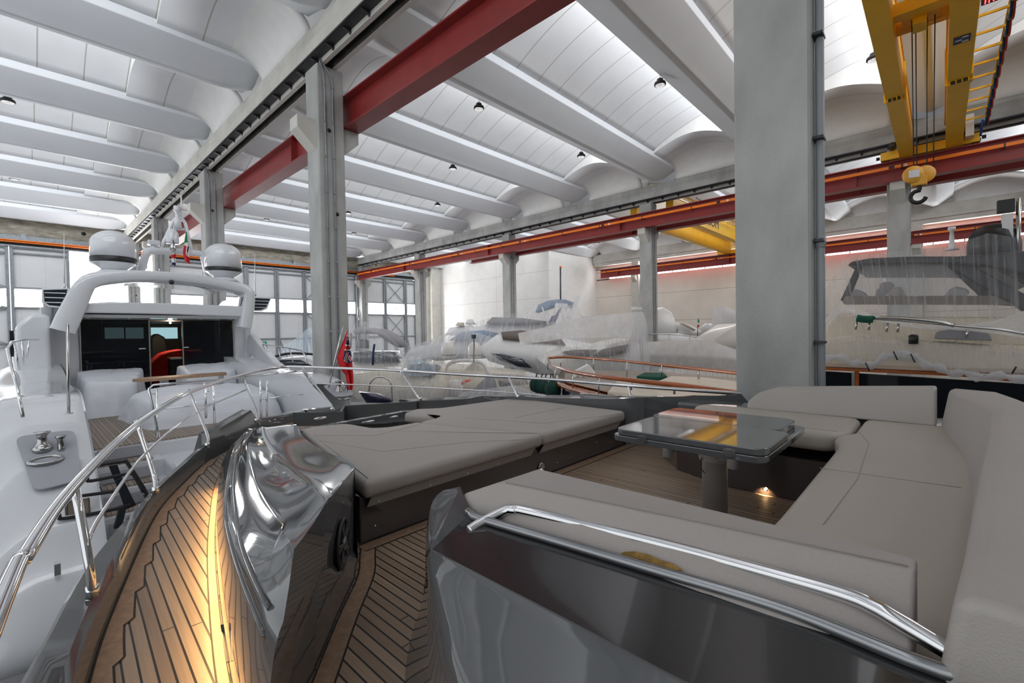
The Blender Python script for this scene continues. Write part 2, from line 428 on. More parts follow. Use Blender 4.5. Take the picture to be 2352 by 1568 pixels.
# --- red crane beams
def ibeam(X, y0, y1, zb, zt, label, w=.42, rail=True, cond=None):
    t = thing('crane_beam', label, 'crane beam', (X, (y0+y1)/2, zb))
    m = MB().use('red_steel')
    m.box(X-w/2, X+w/2, y0, y1, zb, zb+.035); m.box(X-w/2, X+w/2, y0, y1, zt-.035, zt); m.box(X-.02, X+.02, y0, y1, zb+.035, zt-.035)
    for k in range(int((y1-y0)/10)+1):
        yy = y0+k*10+.3
        if yy < y1-.3: m.box(X-w/2+.02, X+w/2-.02, yy, yy+.015, zb+.03, zt-.03)
    m.build('web_and_flanges', parent=t)
    if rail: MB().use('steel_satin').box(X-.03, X+.03, y0, y1, zt, zt+.05).build('rail', parent=t)
    if cond:
        xo = X+cond*(w/2+.03); zc = zb+(zt-zb)*.66
        c = MB().use('orange_plastic').box(xo-.03, xo+.03, y0+1.0, y1-.2, zc-.055, zc+.055); cp = c.build('conductor_bar', parent=t, label='orange conductor bar')
        y = y0+1.5
        while y < y1-.5:
            MB().use('dark_metal').box(min(xo, X)-.035, max(xo, X)-.0, y-.02, y+.02, zc-.07, zc+.08).build('clamp', parent=cp)
            y += 2.5 if y1-y0 < 60 else 3
        y = y0+3.2
        while y < y1-.5:
            MB().use('black').box(xo-.036, xo+.036, y, y+.16, zc-.05, zc+.05).build('joint_cover', parent=cp)
            MB().use('white_paint').box(xo-.033, xo+.033, y-.35, y-.27, zc-.047, zc+.047).build('joint_mark', parent=cp)
            y += 6
    return t
ibeam(XA+.91, -6, 40.0, 5.22, 6.02, 'dark red steel crane beam on the near column row', w=.44)
ibeam(XB-.33, -8, 40.0, 5.22, 5.96, 'dark red crane beam with an orange conductor bar on the middle column row', w=.4, cond=-1)
ibeam(XB+.98, -8, 25.6, 5.22, 5.96, 'dark red crane beam on the far side of the middle column row', w=.4)
ibeam(XC-.33, -8, 24.3, 5.2, 6.0, 'red crane beam with an orange bar along the far wall', w=.4, cond=-1)
# --- end wall: concrete lintel, sliding steel doors with a band of windows
m = MB().use('concrete_old'); m.box(-13, 39.9, YEND, YEND+.5, 6.43, 7.52); struct(m.build('wall_end'), 'rough concrete lintel above the big sliding doors')
m = MB().use('black')
for px, py in ((192, 537),): 
    p = aY(px, py, YEND); m.lathe([(.12, -.01), (.12, .02)], (p.x, YEND-.005, p.z), ax=(0, -1, 0), n=14)
for xx in (24.2, 30.6): m.lathe([(.1, -.01), (.1, .02)], (xx, YEND-.005, 7.0), ax=(0, -1, 0), n=14)
struct(m.build('trim_1'), 'round holes in the lintel')
m = MB().use('concrete_light'); m.box(30.8, 32.3, YEND-.25, YEND+.5, FLOOR, 7.52); m.box(29.85, 30.8, YEND+.2, YEND+.5, FLOOR, 6.4)
struct(m.build('wall_end'), 'concrete pier between the doors and the block wall')
m = MB().use('daylight'); m.box(28.75, 30.75, YEND+.28, YEND+.3, FLOOR, 6.0); struct(m.build('window_%d' % wn), 'narrow bright opening beside the pier'); wn += 1
# upper wall and door header guide
m = MB().use('galvanized')
m.box(-13, 28.7, YEND-.35, YEND-.28, 6.1, 6.28); m.box(-13, 28.7, YEND-.35, YEND-.28, 5.72, 5.8); m.box(-13, 28.7, YEND-.2, YEND-.1, 6.3, 6.42)
for x in range(-12, 29, 4): m.box(x+.1, x+.3, YEND-.35, YEND, 6.28, 6.5)
struct(m.build('trim_2'), 'galvanized guide rails above the sliding doors')
m = MB().use('black').box(-13, 28.8, YEND-.05, YEND+.0, 5.75, 6.43); struct(m.build('wall_end'), 'black strip standing in for the shaded recess above the doors')  # flat black strip; the shade of the recess is put into its colour
o = MB().use('orange_plastic'); 
for dz in (0, .1): o.tube([(-13, YEND-.42, 5.98+dz), (26, YEND-.42, 5.98+dz)], .035, 8)
tag(o.build('conductor_bar'), 'orange conductor lines running above the sliding doors', 'conductor bar')
doors = [(-13, -9.4, 0), (-9.35, -5.0, 0), (-4.95, -.45, 1), (-.4, 2.18, 0), (7.3, 9.9, 0), (9.95, 12.4, 0), (12.45, 14.7, 0), (14.75, 17.0, 0), (17.05, 19.3, 1), (19.35, 21.9, 0), (22.0, 25.0, 0), (25.05, 27.4, 1), (27.45, 28.7, 0)]
for i, (x0, x1, br) in enumerate(doors):
    t = thing('door_%d' % (i+1), 'steel framed white sliding door leaf with a window band', 'door', ((x0+x1)/2, YEND-.1, FLOOR)); t['kind'] = 'structure'
    del t['category']
    f = MB().use('grey_frame')
    yf0, yf1 = YEND-.26, YEND-.12; xm = x0+.62*(x1-x0)
    for x in (x0, x1-.14): f.box(x, x+.14, yf0, yf1, FLOOR, 5.72)
    for z in (FLOOR, -2.6, -.18, 2.0, 3.2, 5.3, 5.62): f.box(x0, x1, yf0+.02, yf1, z, z+.09)
    f.build('frame', parent=t)
    b = MB().use('grey_frame')
    spans = [(FLOOR, -2.6), (-2.6, -.18), (-.18, 2.05), (2.05, 3.25), (3.25, 5.35)]
    for k, (za, zb) in enumerate(spans):
        if br:
            b.bar((x0+.1, yf0+.03, za), (x1-.1, yf0+.03, zb), .05, .05); b.bar((x1-.1, yf0+.03, za), (x0+.1, yf0+.03, zb), .05, .05)
        elif k in (1,):
            b.bar((x0+.1, yf0+.03, zb), (x0+.9*(x1-x0)*.5, yf0+.03, za), .05, .05)
    if len(b.v): b.build('brace', parent=t)
    p = MB().use('door_panel'); p.box(x0+.02, x1-.02, YEND-.12, YEND-.06, FLOOR, 2.1); p.box(x0+.02, x1-.02, YEND-.12, YEND-.06, 3.17, 5.72); p.build('panel', parent=t)
    g = MB().use('daylight'); g.box(x0+.02, x1-.02, YEND-.10, YEND-.09, 2.1, 3.17); g.build('window_pane', parent=t)
# open doorway behind the white yacht
m = MB().use('daylight'); m.box(2.2, 7.3, YEND+.05, YEND+.1, FLOOR, 5.75); struct(m.build('window_%d' % wn), 'open doorway bright with daylight'); wn += 1
# exit sign
def exitsign():
    p = aY(605, 790, YEND-.35)
    t = thing('exit_sign', 'small green emergency exit sign on the door near the left yacht rail', 'sign', (p.x, p.y, p.z))
    mat('sign_green', (.0, .28, .13), .4)
    MB().use('sign_green').box(p.x-.26, p.x+.26, p.y, p.y+.03, p.z-.17, p.z+.22).build('board', parent=t)
    f = MB().use('white_paint')
    f.box(p.x-.2, p.x-.02, p.y-.008, p.y, p.z-.1, p.z+.14); f.ball((p.x+.07, p.y-.004, p.z+.11), .035, (1, .2, 1)); f.bar((p.x+.07, p.y-.004, p.z+.07), (p.x+.12, p.y-.004, p.z-.02), .05, .01, (0, 1, 0)); 
    f.bar((p.x+.12, p.y-.004, p.z-.02), (p.x+.19, p.y-.004, p.z-.11), .03, .01, (0, 1, 0)); f.bar((p.x+.1, p.y-.004, p.z-.02), (p.x+.04, p.y-.004, p.z-.1), .03, .01, (0, 1, 0)); f.build('pictogram', parent=t)
exitsign()
# --- white block room at the far left corner, far wall and its clerestory
m = MB().use('wall_white'); m.box(32.1, 32.4, 25.4, YEND, FLOOR, 9.2); struct(m.build('wall_left'), 'white block wall running to the end wall')
m = MB().use('plaster_white'); m.box(32.4, 40.1, 25.4, 25.7, FLOOR, 9.2); struct(m.build('wall_left'), 'white block wall facing the boats')
m = MB().use('wall_panel'); m.box(XC+.62, XC+.9, -14, 25.4, FLOOR, 5.18); m.box(XC+.62, XC+.9, -14, 25.4, 6.15, 9.2); struct(m.build('wall_right'), 'cream precast far wall')
m = MB().use('daylight'); m.box(XC+.78, XC+.8, -14, 23.9, 5.18, 6.15); struct(m.build('window_%d' % wn), 'clerestory window band in the far wall'); wn += 1
m = MB().use('red_steel')
y = -14
while y < 24: m.box(XC+.64, XC+.7, y, y+.06, 5.18, 6.15); y += 1.43
m.box(XC+.6, XC+.66, -14, 24, 6.08, 6.15); struct(m.build('trim_3'), 'mullions of the clerestory')
m = MB().use('wall_panel'); m.box(XC+.62, XC+.9, 23.9, 25.4, 5.1, 6.2); struct(m.build('wall_right'), 'end piece of the far wall')
MB_ = MB().use('dark_metal'); p = aY(1287, 615, 25.38); q = aY(1287, 690, 25.38)
MB_.tube([(p.x, 25.36, p.z), (q.x, 25.36, q.z-1)], .06, 10); MB_.use('orange_plastic').lathe([(.1, 0), (.1, .15)], (p.x, 25.34, p.z), n=10)
tag(MB_.build('pipe'), 'thin dark vertical pipe with a red cap on the white block wall', 'pipe')
for k, px in enumerate((1341, 1352)):
    p = aY(px, 731, 25.3); t = thing('air_conditioner', ('left' if k == 0 else 'right')+' one of two outdoor air conditioner units at the foot of the white block wall', 'air conditioner', (p.x, p.y, p.z-.2), 'air conditioners on the block wall')
    MB().use('white_paint').box(p.x-.2, p.x+.2, 25.05, 25.38, p.z-.3, p.z+.22).build('case', parent=t); MB().use('dark_metal').lathe([(.14, 0), (.14, .02)], (p.x, 25.04, p.z), ax=(0, -1, 0), n=16).build('fan', parent=t)
# --- high bay pendant lamps
def highbay(p, label):
    x, y, z = p
    t = thing('pendant_lamp', label, 'lamp', (x, y, z), 'round black high bay lamps under the roof')
    MB().use('dark_metal').lathe([(.05, .17), (.09, .16), (.11, .07), (.165, .055), (.175, .01), (.175, -.015), (.15, -.03)], (x, y, z), n=20).build('housing', parent=t)
    MB().use('lamp_face').lathe([(.148, -.024), (.14, -.03)], (x, y, z), n=20).build('lens', parent=t)
    c = MB().use('dark_metal'); c.tube([(x, y, z+.16), (x, y, z+.62)], .006, 6); c.tube([(x, y, z+.2), (x+.1, y, z+.3), (x+.04, y, z+.42), (x, y, z+.6)], .005, 6); c.build('cable', parent=t)
lampl = [((1516, 188), 'high bay lamp nearest the huge column, under the brightest vault'), ((1100, 243), 'high bay lamp just right of the red crane beam'), ((1335, 353), 'high bay lamp above the middle girder, between two vaults'),
         ((1040, 381), 'high bay lamp right of the column with conduits, second vault away'), ((1005, 465), 'small high bay lamp deep in the middle bay'), ((18, 227), 'high bay lamp cut by the left picture edge'),
         ((33, 405), 'far high bay lamp near the left picture edge'), ((612, 498), 'tiny far lamp left of the column with conduits'), ((800, 483), 'tiny lamp directly beside the column with conduits'), ((813, 530), 'smallest far lamp beside the column with conduits'),
         ((2007, 130), 'high bay lamp half hidden by the left yellow girder'), ((1573, 470), 'high bay lamp behind the middle girder above the far crane'), ((1654, 503), 'high bay lamp above the ladder of the far crane'), ((1372, 552), 'high bay lamp in front of the white block wall')]
for (px, py), lb in lampl:
    z = 7.45
    p = aZ(px, py+6, z)
    highbay(p, lb)
# ================================================================== THE GREY MOTOR YACHT WE STAND ON
CAM_SCALE = .78   # shrinks the whole yacht about the camera so it clears the column
DK = -1.42
mat('grey_hull', (.115, .118, .122), .05, metal=.04, coat=.3, spec=.5)
mat('panel_dark', (.028, .027, .028), .14, coat=.4)
mat('brown_gloss', (.055, .045, .045), .09, coat=1.0)
mat('leather', (.42, .385, .355), .5, vary=.03, scale=2.5, bump=.12, bscale=220)
mat('leather_seat', (.44, .395, .34), .45, vary=.04, scale=1.2, bump=.08, bscale=200)
mat('foam_stain', (.30, .18, .05), .95, vary=.3, scale=30, bump=.6, bscale=90)
mat('table_grey', (.10, .105, .112), .04, coat=1.0, spec=.7)
mat('seam', (.37, .335, .30), .8)
def weave():
    m, t, n, l, p = nt('leather_perf'); setp(p, Base_Color=(.50, .455, .42, 1), Roughness=.55)
    tc = n.new('ShaderNodeTexCoord'); vo = n.new('ShaderNodeTexVoronoi'); vo.inputs['Scale'].default_value = 420
    l.new(tc.outputs['Object'], vo.inputs[0]); bp = n.new('ShaderNodeBump'); bp.inputs['Strength'].default_value = .18; bp.inputs['Distance'].default_value = .002
    l.new(vo.outputs[0], bp.inputs['Height']); l.new(bp.outputs[0], p.inputs['Normal'])
    cr = n.new('ShaderNodeValToRGB'); cr.color_ramp.elements[0].color = (.32, .29, .27, 1); cr.color_ramp.elements[0].position = 0.05
    cr.color_ramp.elements[1].color = (.43, .39, .365, 1); cr.color_ramp.elements[1].position = .35
    l.new(vo.outputs[0], cr.inputs[0]); l.new(cr.outputs[0], p.inputs['Base Color'])
weave()
def teak(name, c1, c2, period=.0535, seam=.0088, skew=0.0, axis='X', rough=.45, off=0.0, cross=None, seamcol=(.012, .010, .009)):
    period, seam, off = period*CAM_SCALE, seam*CAM_SCALE, off*CAM_SCALE
    if cross: cross = cross*CAM_SCALE
    m, t, n, l, p = nt(name); setp(p, Roughness=rough)
    g = n.new('ShaderNodeNewGeometry'); s = n.new('ShaderNodeSeparateXYZ'); l.new(g.outputs['Position'], s.inputs[0])
    ia, ib = (0, 1) if axis == 'X' else (1, 0)
    def M(op, a, b):
        q = n.new('ShaderNodeMath'); q.operation = op
        for i, v in enumerate((a, b)):
            if v is None: continue
            if isinstance(v, (int, float)): q.inputs[i].default_value = v
            else: l.new(v, q.inputs[i])
        return q.outputs[0]
    u = M('SUBTRACT', s.outputs[ia], M('MULTIPLY', s.outputs[ib], skew)); u = M('SUBTRACT', u, off)
    pp = M('PINGPONG', u, period/2); ln = M('LESS_THAN', pp, seam/2)
    cell = M('FLOOR', M('DIVIDE', M('ADD', u, period/2), period), None)
    cell2 = M('FLOOR', M('DIVIDE', u, period), None)
    wn_ = n.new('ShaderNodeTexWhiteNoise'); wn_.noise_dimensions = '1D'; l.new(cell2, wn_.inputs['W'])
    cm_ = n.new('ShaderNodeCombineXYZ'); l.new(M('MULTIPLY', u, 90.0), cm_.inputs[0]); l.new(M('MULTIPLY', s.outputs[ib], 2.2), cm_.inputs[1]); l.new(cell2, cm_.inputs[2])
    nz = n.new('ShaderNodeTexNoise'); nz.inputs['Scale'].default_value = 1.6; nz.inputs['Detail'].default_value = 5; l.new(cm_.outputs[0], nz.inputs[0])
    f = M('ADD', M('MULTIPLY', wn_.outputs[0], .45), M('MULTIPLY', nz.outputs[0], .75)); f = M('SUBTRACT', f, .1)
    cr = n.new('ShaderNodeValToRGB'); cr.color_ramp.elements[0].position = .15; cr.color_ramp.elements[1].position = .85
    cr.color_ramp.elements[0].color = tuple(c1)+(1,); cr.color_ramp.elements[1].color = tuple(c2)+(1,); l.new(f, cr.inputs[0])
    mask = ln
    if cross:
        v = M('ADD', s.outputs[ib], M('MULTIPLY', wn_.outputs[0], cross)); q = M('LESS_THAN', M('PINGPONG', v, cross/2), .003); mask = M('MAXIMUM', ln, q)
    mx = n.new('ShaderNodeMix'); mx.data_type = 'RGBA'; l.new(mask, mx.inputs[0]); l.new(cr.outputs[0], mx.inputs[6]); mx.inputs[7].default_value = tuple(seamcol)+(1,)
    l.new(mx.outputs[2], p.inputs['Base Color'])
    bp = n.new('ShaderNodeBump'); bp.inputs['Strength'].default_value = .25; bp.inputs['Distance'].default_value = .003; bp.invert = True
    l.new(mask, bp.inputs['Height']); l.new(bp.outputs[0], p.inputs['Normal'])
teak('teak', (.27, .20, .15), (.42, .33, .25), skew=.05, off=.02, cross=1.9)
teak('teak_cockpit', (.27, .185, .125), (.44, .32, .22), skew=.0, off=.013, period=.0535, cross=2.6)
mat('teak_plain', (.36, .235, .15), .5, vary=.18, scale=3, stretch=(14, 14, 1))
mat('moulding_metal', (.33, .34, .35), .18, metal=.85)
mat('pedestal_metal', (.55, .56, .57), .38, metal=.45, vary=.04)
mat('flap_grey', (.50, .49, .47), .5)
mat('spoke_grey', (.16, .16, .165), .35, metal=.5)
mat('caulk', (.012, .010, .009), .6)
YT = thing('motor_yacht', 'dark grey motor yacht in the foreground with teak side deck and lounge', 'yacht', (3.3, 0, -4.6))
def zz(lst): return [aZ(x, y, z) for x, y, z in lst]
# ---- deck
J = bez([(-.32, -2.5, DK), (-.16, 0, DK), (.02, 1.7, DK), (.15, 2.58, DK), (.34, 3.37, DK), (.71, 4.65, DK), (1.08, 5.5, DK), (1.4, 6.13, DK), (1.9, 6.95, DK), (2.5, 7.6, DK), (3.3, 7.95, DK)], 6)
Jm = [V(6.6-p.x, p.y, DK) for p in reversed(J)]
def pod_foot():
    return bez([(-.05, -1.0, DK), (.42, 1.2, DK), (.49, 1.75, DK), (.60, 2.4, DK), (.789, 3.29, DK), (.983, 4.07, DK), (1.289, 5.13, DK), (1.66, 6.05, DK), (2.1, 6.8, DK)], 8)
PF = pod_foot()
m = MB().use('teak')
# side deck strip between bulwark joint and pod foot, plus cockpit floor
jj = resample(J, 60); m.loft([jj, [V(max(p.x, 1.2)+.9, p.y, DK) for p in jj]], smooth=False)
d = m.build('side_deck', parent=YT)
m = MB().use('teak_cockpit'); m.add([(.35, -1, DK+.004), (5.6, -1, DK+.004), (5.6, 2.9, DK+.004), (1.2, 2.9, DK+.004), (.35, 1.6, DK+.004)], [(0, 1, 2, 3, 4)])
m.build('cockpit_deck', parent=YT)
m = MB().use('teak'); m.add([(2.2, 4.5, DK-.002), (4.6, 4.5, DK-.002), (4.6, 7.4, DK-.002), (2.2, 7.4, DK-.002)], [(0, 1, 2, 3)]); m.build('foredeck', parent=YT)
# margin planks: outer king plank with nibs, and along the pods
def offs(P, d):
    out = []
    for i, p in enumerate(P):
        t = (P[min(i+1, len(P)-1)]-P[max(i-1, 0)]).normalized(); out.append(p+V(t.y, -t.x, 0)*d)
    return out
def strip(P, d0, d1, z, mname, name, parent=YT):
    a = offs(P, d0); b = offs(P, d1); m = MB().use(mname); m.loft([[V(p.x, p.y, z) for p in a], [V(p.x, p.y, z) for p in b]], smooth=False); return m.build(name, parent=parent)
Jd = resample(J, 140); Jd = [p for p in Jd if p.y > -.5 and p.y < 6.3]
# nibbed margin plank: saw tooth inner edge
nib = MB().use('caulk'); pl = MB().use('teak_plain')
P = resample(Jd, 261); w0, w1 = .070, .108
inner = []
for i, p in enumerate(P):
    ph = (i % 13)/13.0
    inner.append(w0+(w1-w0)*(1-ph if ph > .15 else (ph/.15)))
A = P; t_ = [(P[min(i+1, len(P)-1)]-P[max(i-1, 0)]).normalized() for i in range(len(P))]
B = [p+V(t.y, -t.x, 0)*wd for p, t, wd in zip(P, t_, inner)]
Bc = [p+V(t.y, -t.x, 0)*(wd+.009) for p, t, wd in zip(P, t_, inner)]
nib.loft([[V(p.x, p.y, DK+.0035) for p in A], [V(p.x, p.y, DK+.0035) for p in Bc]], smooth=False); nib.build('caulking', parent=YT)
pl.loft([[V(p.x, p.y, DK+.005) for p in offs(P, .010)], [V(p.x, p.y, DK+.005) for p in B]], smooth=False); pl.build('margin_plank', parent=YT)
strip([p for p in PF if p.y > .3], -.002, -.050, DK+.004, 'caulk', 'caulking'); strip([p for p in PF if p.y > .3], -.006, -.044, DK+.0055, 'teak_plain', 'margin_plank')
AF = bez([(1.56, 2.95, DK), (1.50, 2.83, DK), (1.43, 2.71, DK), (1.30, 2.50, DK), (1.05, 2.22, DK), (.80, 1.92, DK), (.47, 1.52, DK)], 6)
strip(AF, -.002, -.105, DK+.0045, 'caulk', 'caulking'); strip(AF, -.012, -.096, DK+.006, 'teak_plain', 'margin_plank')
m = MB().use('caulk'); m.box(1.5, 5.2, 2.745, 2.87, DK, DK+.0065); m.build('caulking', parent=YT)
m = MB().use('teak_plain'); m.box(1.5, 5.2, 2.755, 2.85, DK, DK+.008); m.build('margin_plank', parent=YT)
# ---- port bulwark, cap and topside
def bul_rows(sgn=1):
    st = [(-.45, -2.5), (-.33, 0), (-.17, 1.7), (-.04, 2.45), (.03, 2.74), (.24, 3.57), (.67, 4.73), (1.05, 5.6), (1.42, 6.32), (1.9, 7.05), (2.38, 7.57), (2.9, 7.95), (3.3, 8.1)]
    O = bez([(x, y, -1.25) for x, y in st], 6); O = resample(O, 60); Ji = resample(J, 60)
    rows = [[], [], [], [], [], [], []]
    for o, j in zip(O, Ji):
        k = max(0, min(1, (j.y-5.6)/1.0)); top = -1.30-.0*k+(.04*k if j.y < 7 else .04-.05*(j.y-7))
        c = j.lerp(o, .25)
        rows[0].append(V(j.x, j.y, DK-.01)); rows[1].append(V(j.x-.02, j.y+.005, top)); rows[2].append(V(c.x-.015, c.y, top+.03)); rows[3].append(V(o.x+.01, o.y, top+.04))
        rows[4].append(V(o.x-.02, o.y+.01, top)); rows[5].append(V(o.x+.06, o.y-.02, -2.6)); rows[6].append(V(o.x*.55+3.3*.45, o.y*.9-.4, -4.6))
    if sgn < 0: rows = [[V(6.6-p.x, p.y, p.z+.10*max(0, min(1, (6.4-p.y)/1.2))) for p in r] for r in rows]
    return rows
PB = bul_rows(1)
o = MB().use('grey_hull').loft(PB).build('bulwark', parent=YT); es = o.modifiers.new('es', 'EDGE_SPLIT'); es.split_angle = math.radians(35)
m = MB().use('grey_hull').loft(bul_rows(-1)); m.build('bulwark', parent=YT)
# fairlead pieces rising near the bow
m = MB().use('grey_hull')
a = [aZ(468, 1060, DK), aZ(500, 1010, -1.17), aZ(588, 964, -1.08)]; 
for sx in (1,):
    def mx_(p): return p if sx > 0 else V(6.6-p.x, p.y, p.z)
    P0 = [V(1.33, 6.03, DK), V(1.50, 6.35, -1.14), V(2.25, 7.35, -1.06), V(2.5, 7.55, DK)]
    P1 = [V(1.22, 6.05, DK), V(1.40, 6.42, -1.13), V(2.16, 7.45, -1.05), V(2.4, 7.62, DK)]
    P0 = [mx_(p) for p in P0]; P1 = [mx_(p) for p in P1]
    m.add(P0+P1, [(0, 1, 2, 3), (4, 7, 6, 5), (0, 4, 5, 1), (1, 5, 6, 2), (2, 6, 7, 3)])
m.build('fairlead_bulwark', parent=YT)
# ---- coachroof pods
def pod(sx):
    A = [(680, 974, -.93), (700, 1005, -.91), (745, 1035, -.885), (790, 1052, -.86), (812, 1066, -.83), (813.7, 1074, -.82)]
    B = [(601, 979, -.96), (603, 1002, -.94), (619, 1033, -.92), (644, 1063, -.90), (680, 1089, -.88), (723, 1112, -.85), (754.5, 1144, -.80)]
    C = [(583, 984, -1.03), (565, 1022, -1.0), (578, 1084, -.97), (598, 1135, -.94), (631, 1191, -.88), (662, 1236, -.81), (675.5, 1260, -.79)]
    D = [(572, 985, -1.09), (549, 1022, -1.07), (537, 1092, -1.05), (538, 1150, -1.03), (551, 1241, -1.0), (583, 1330, -.975), (617, 1392, -.965), (651, 1426, -.965)]
    D2 = [(570, 986, -1.12), (542, 1022, -1.10), (524, 1092, -1.08), (517, 1172, -1.065), (528, 1241, -1.05), (554, 1326, -1.04), (596, 1432, -1.035), (630, 1500, -1.03)]
    rows = []
    n = 40
    for L in (A, B, C, D, D2):
        rows.append(resample(bez(zz(L), 8), n))
    # dip between inner edge and first crease, lobe between creases
    def mid(r1, r2, t, dz, ramp=True):
        return [p.lerp(q, t)+V(0, 0, dz*(1-.0*i/n)) for i, (p, q) in enumerate(zip(r1, r2))]
    E = resample([p for p in PF if p.y > 1.54][::-1], n)
    Em = [V(p.x+.015, p.y, -1.22) for p in E]
    Ai = [V(p.x+.02, p.y+.02, DK) for p in rows[0]]
    R = [Ai, rows[0], mid(rows[0], rows[1], .5, -.004), mid(rows[0], rows[1], .85, -.012), rows[1], mid(rows[1], rows[2], .12, -.004), mid(rows[1], rows[2], .5, -.012), mid(rows[1], rows[2], .85, -.006), rows[2],
         mid(rows[2], rows[3], .5, -.01), rows[3], mid(rows[3], rows[4], .5, .012), rows[4], mid(rows[4], Em, .35, -.015), Em, E]
    if sx < 0: R = [[V(6.6-p.x, p.y, p.z) for p in r] for r in R]
    m = MB().use('grey_hull'); m.loft(R)
    if sx > 0:
        for rw in (R[10], R[12]): MB().use('grey_hull').tube(rw[2:-1], .011, 8).build('moulding', parent=YT, smooth=True)
    # flat aft face
    e = [r[-1] for r in R[1:]]
    foot = [V(1.5, 2.85, DK), V(1.43, 2.71, DK), V(1.30, 2.50, DK), V(1.05, 2.22, DK), V(.80, 1.92, DK)]
    if sx < 0: foot = [V(6.6-p.x, p.y, p.z) for p in foot]
    poly = e+foot[::-1]
    b = len(m.v); c = sum(poly, V(0, 0, 0))/len(poly)
    m.add([c]+poly, [(0, i+1, (i+1) % len(poly)+1) for i in range(len(poly))])
    # front closing face
    e2 = [r[0] for r in R]; c2 = sum(e2, V(0, 0, 0))/len(e2)
    m.add([c2]+e2, [(0, (i+1) % len(e2)+1, i+1) for i in range(len(e2))])
    o = m.build('coachroof_pod', parent=YT); es = o.modifiers.new('es', 'EDGE_SPLIT'); es.split_angle = math.radians(42)
    return o
PD = pod(1); pod(-1)
# speaker on the aft face
n_ = V(1.25, -1, 0).normalized(); tv = V(1, 1.25, 0).normalized()
d_ = ray(783, 1248); k_ = (1.92-1.0)/(d_.y-1.25*d_.x); SC = d_*k_ + n_*.004
sp = thing('speaker', 'round black deck speaker set in the grey coachroof side', 'speaker', tuple(SC)); 
MB().use('dark_metal').lathe([(.128, .0), (.132, .012), (.118, .016), (.112, .004), (.10, -.03)], SC, n_, 40).build('rim', parent=sp)
MB().use('rubber').lathe([(.112, .002), (.10, -.0)], SC, n_, 32).build('cone', parent=sp)
MB().use('spoke_grey').lathe([(.034, .004), (.034, .02), (.0, .026)], SC, n_, 24).build('hub', parent=sp)
for i in range(5):
    a0 = i*2*math.pi/5+.5
    g = MB().use('spoke_grey')
    for s_ in (-.16, .16):
        p0 = SC+n_*.012+(tv*math.cos(a0)+V(0, 0, 1)*math.sin(a0))*.03; p1 = SC+n_*.012+(tv*math.cos(a0+s_)+V(0, 0, 1)*math.sin(a0+s_))*.118
        g.bar(p0, p1, .009, .008, n_)
    p0 = SC+n_*.012+(tv*math.cos(a0-.16)+V(0, 0, 1)*math.sin(a0-.16))*.085; p1 = SC+n_*.012+(tv*math.cos(a0+.16)+V(0, 0, 1)*math.sin(a0+.16))*.085
    g.bar(p0, p1, .008, .007, n_)
    g.build('grille_spoke', parent=sp)
# hooked cleat on the pod
MB().use('chrome').tube([aZ(578, 1162, -1.04), aZ(586, 1152, -1.0), aZ(592, 1150, -1.0), aZ(597, 1157, -1.03)], .008, 8).build('hook', parent=YT)
MB().use('dark_metal').bar(aZ(510, 1435, -1.30), aZ(524, 1520, -1.36), .012, .006).build('courtesy_light', parent=YT)
# ---- sunpad base
m = MB().use('brown_gloss'); m.box(1.53, 5.14, 2.87, 5.2, DK, -1.09); m.build('sunpad_base', parent=YT, bevel=.012)
MB().use('chrome').lathe([(.03, 0), (.045, .008), (.045, .014), (.036, .016), (.034, .002)], aY(1242, 1072, 2.868), (0, -1, 0), 24).build('vent_ring', parent=YT)
for px, py in ((862, 1207), (1370, 1015), (1280, 1062)): MB().use('chrome').lathe([(.008, 0), (.006, .004)], aY(px, py, 2.868), (0, -1, 0), 10).build('screw', parent=YT)
# ---- foredeck bits: dark hatch coaming bar, bow locker panel, cleats
m = MB().use('grey_hull')
def wall(m, top, h, th):
    """thin wall below a 3d polyline"""
    a = [V(p.x, p.y, p.z) for p in top]; o = [p+V(.0, th, 0) for p in a]
    m.loft([[p-V(0, 0, h) for p in a], a, o, [p-V(0, 0, h) for p in o]], smooth=False, caps=True)
wall(m, zz([(680, 992, -.96), (800, 968, -1.0), (930, 945, -1.03), (1110, 931, -1.02)]), .07, .09)
m.build('hatch_coaming', parent=YT)
m = MB().use('grey_hull'); wall(m, zz([(783, 948, -1.14), (793, 932, -1.10), (934, 923, -1.06), (957, 921, -1.05)]), .22, .06); m.build('bow_locker_side', parent=YT)
m = MB().use('grey_hull'); wall(m, zz([(676, 947, -1.10), (790, 945, -1.10)]), .2, .05); m.build('anchor_locker_side', parent=YT)
m = MB().use('grey_hull'); wall(m, zz([(945, 921, -1.06), (1100, 914, -1.0), (1300, 911, -.93), (1437, 912, -.89), (1530, 915, -.87), (1560, 920, -.88), (1620, 932, -.93)]), .5, .35); m.build('lounge_coaming', parent=YT, bevel=.02)
m = MB().use('grey_hull'); 
rr = bez([(5.22, 3.6, -.90), (5.22, 2.95, -.89), (5.28, 2.62, -.88), (5.42, 2.42, -.88), (5.62, 2.3, -.90)], 8)
m.loft([[V(p.x, p.y, DK) for p in rr], [V(p.x, p.y, p.z-.02) for p in rr], [V(p.x+.03, p.y+.03, p.z) for p in rr], [V(p.x+.4, p.y+.3, p.z) for p in rr]]); m.build('lounge_coaming', parent=YT)
MB().use('chrome').ball(aZ(736, 960, -1.10), .09, (1.0, .35, .22)).build('cleat', parent=YT)
MB().use('chrome').ball(aZ(846, 968, -1.0), .07, (1.2, .2, .2)).build('latch', parent=YT)
MB().use('chrome').ball(aZ(905, 957, -1.0), .05, (1.2, .2, .3)).build('latch', parent=YT)
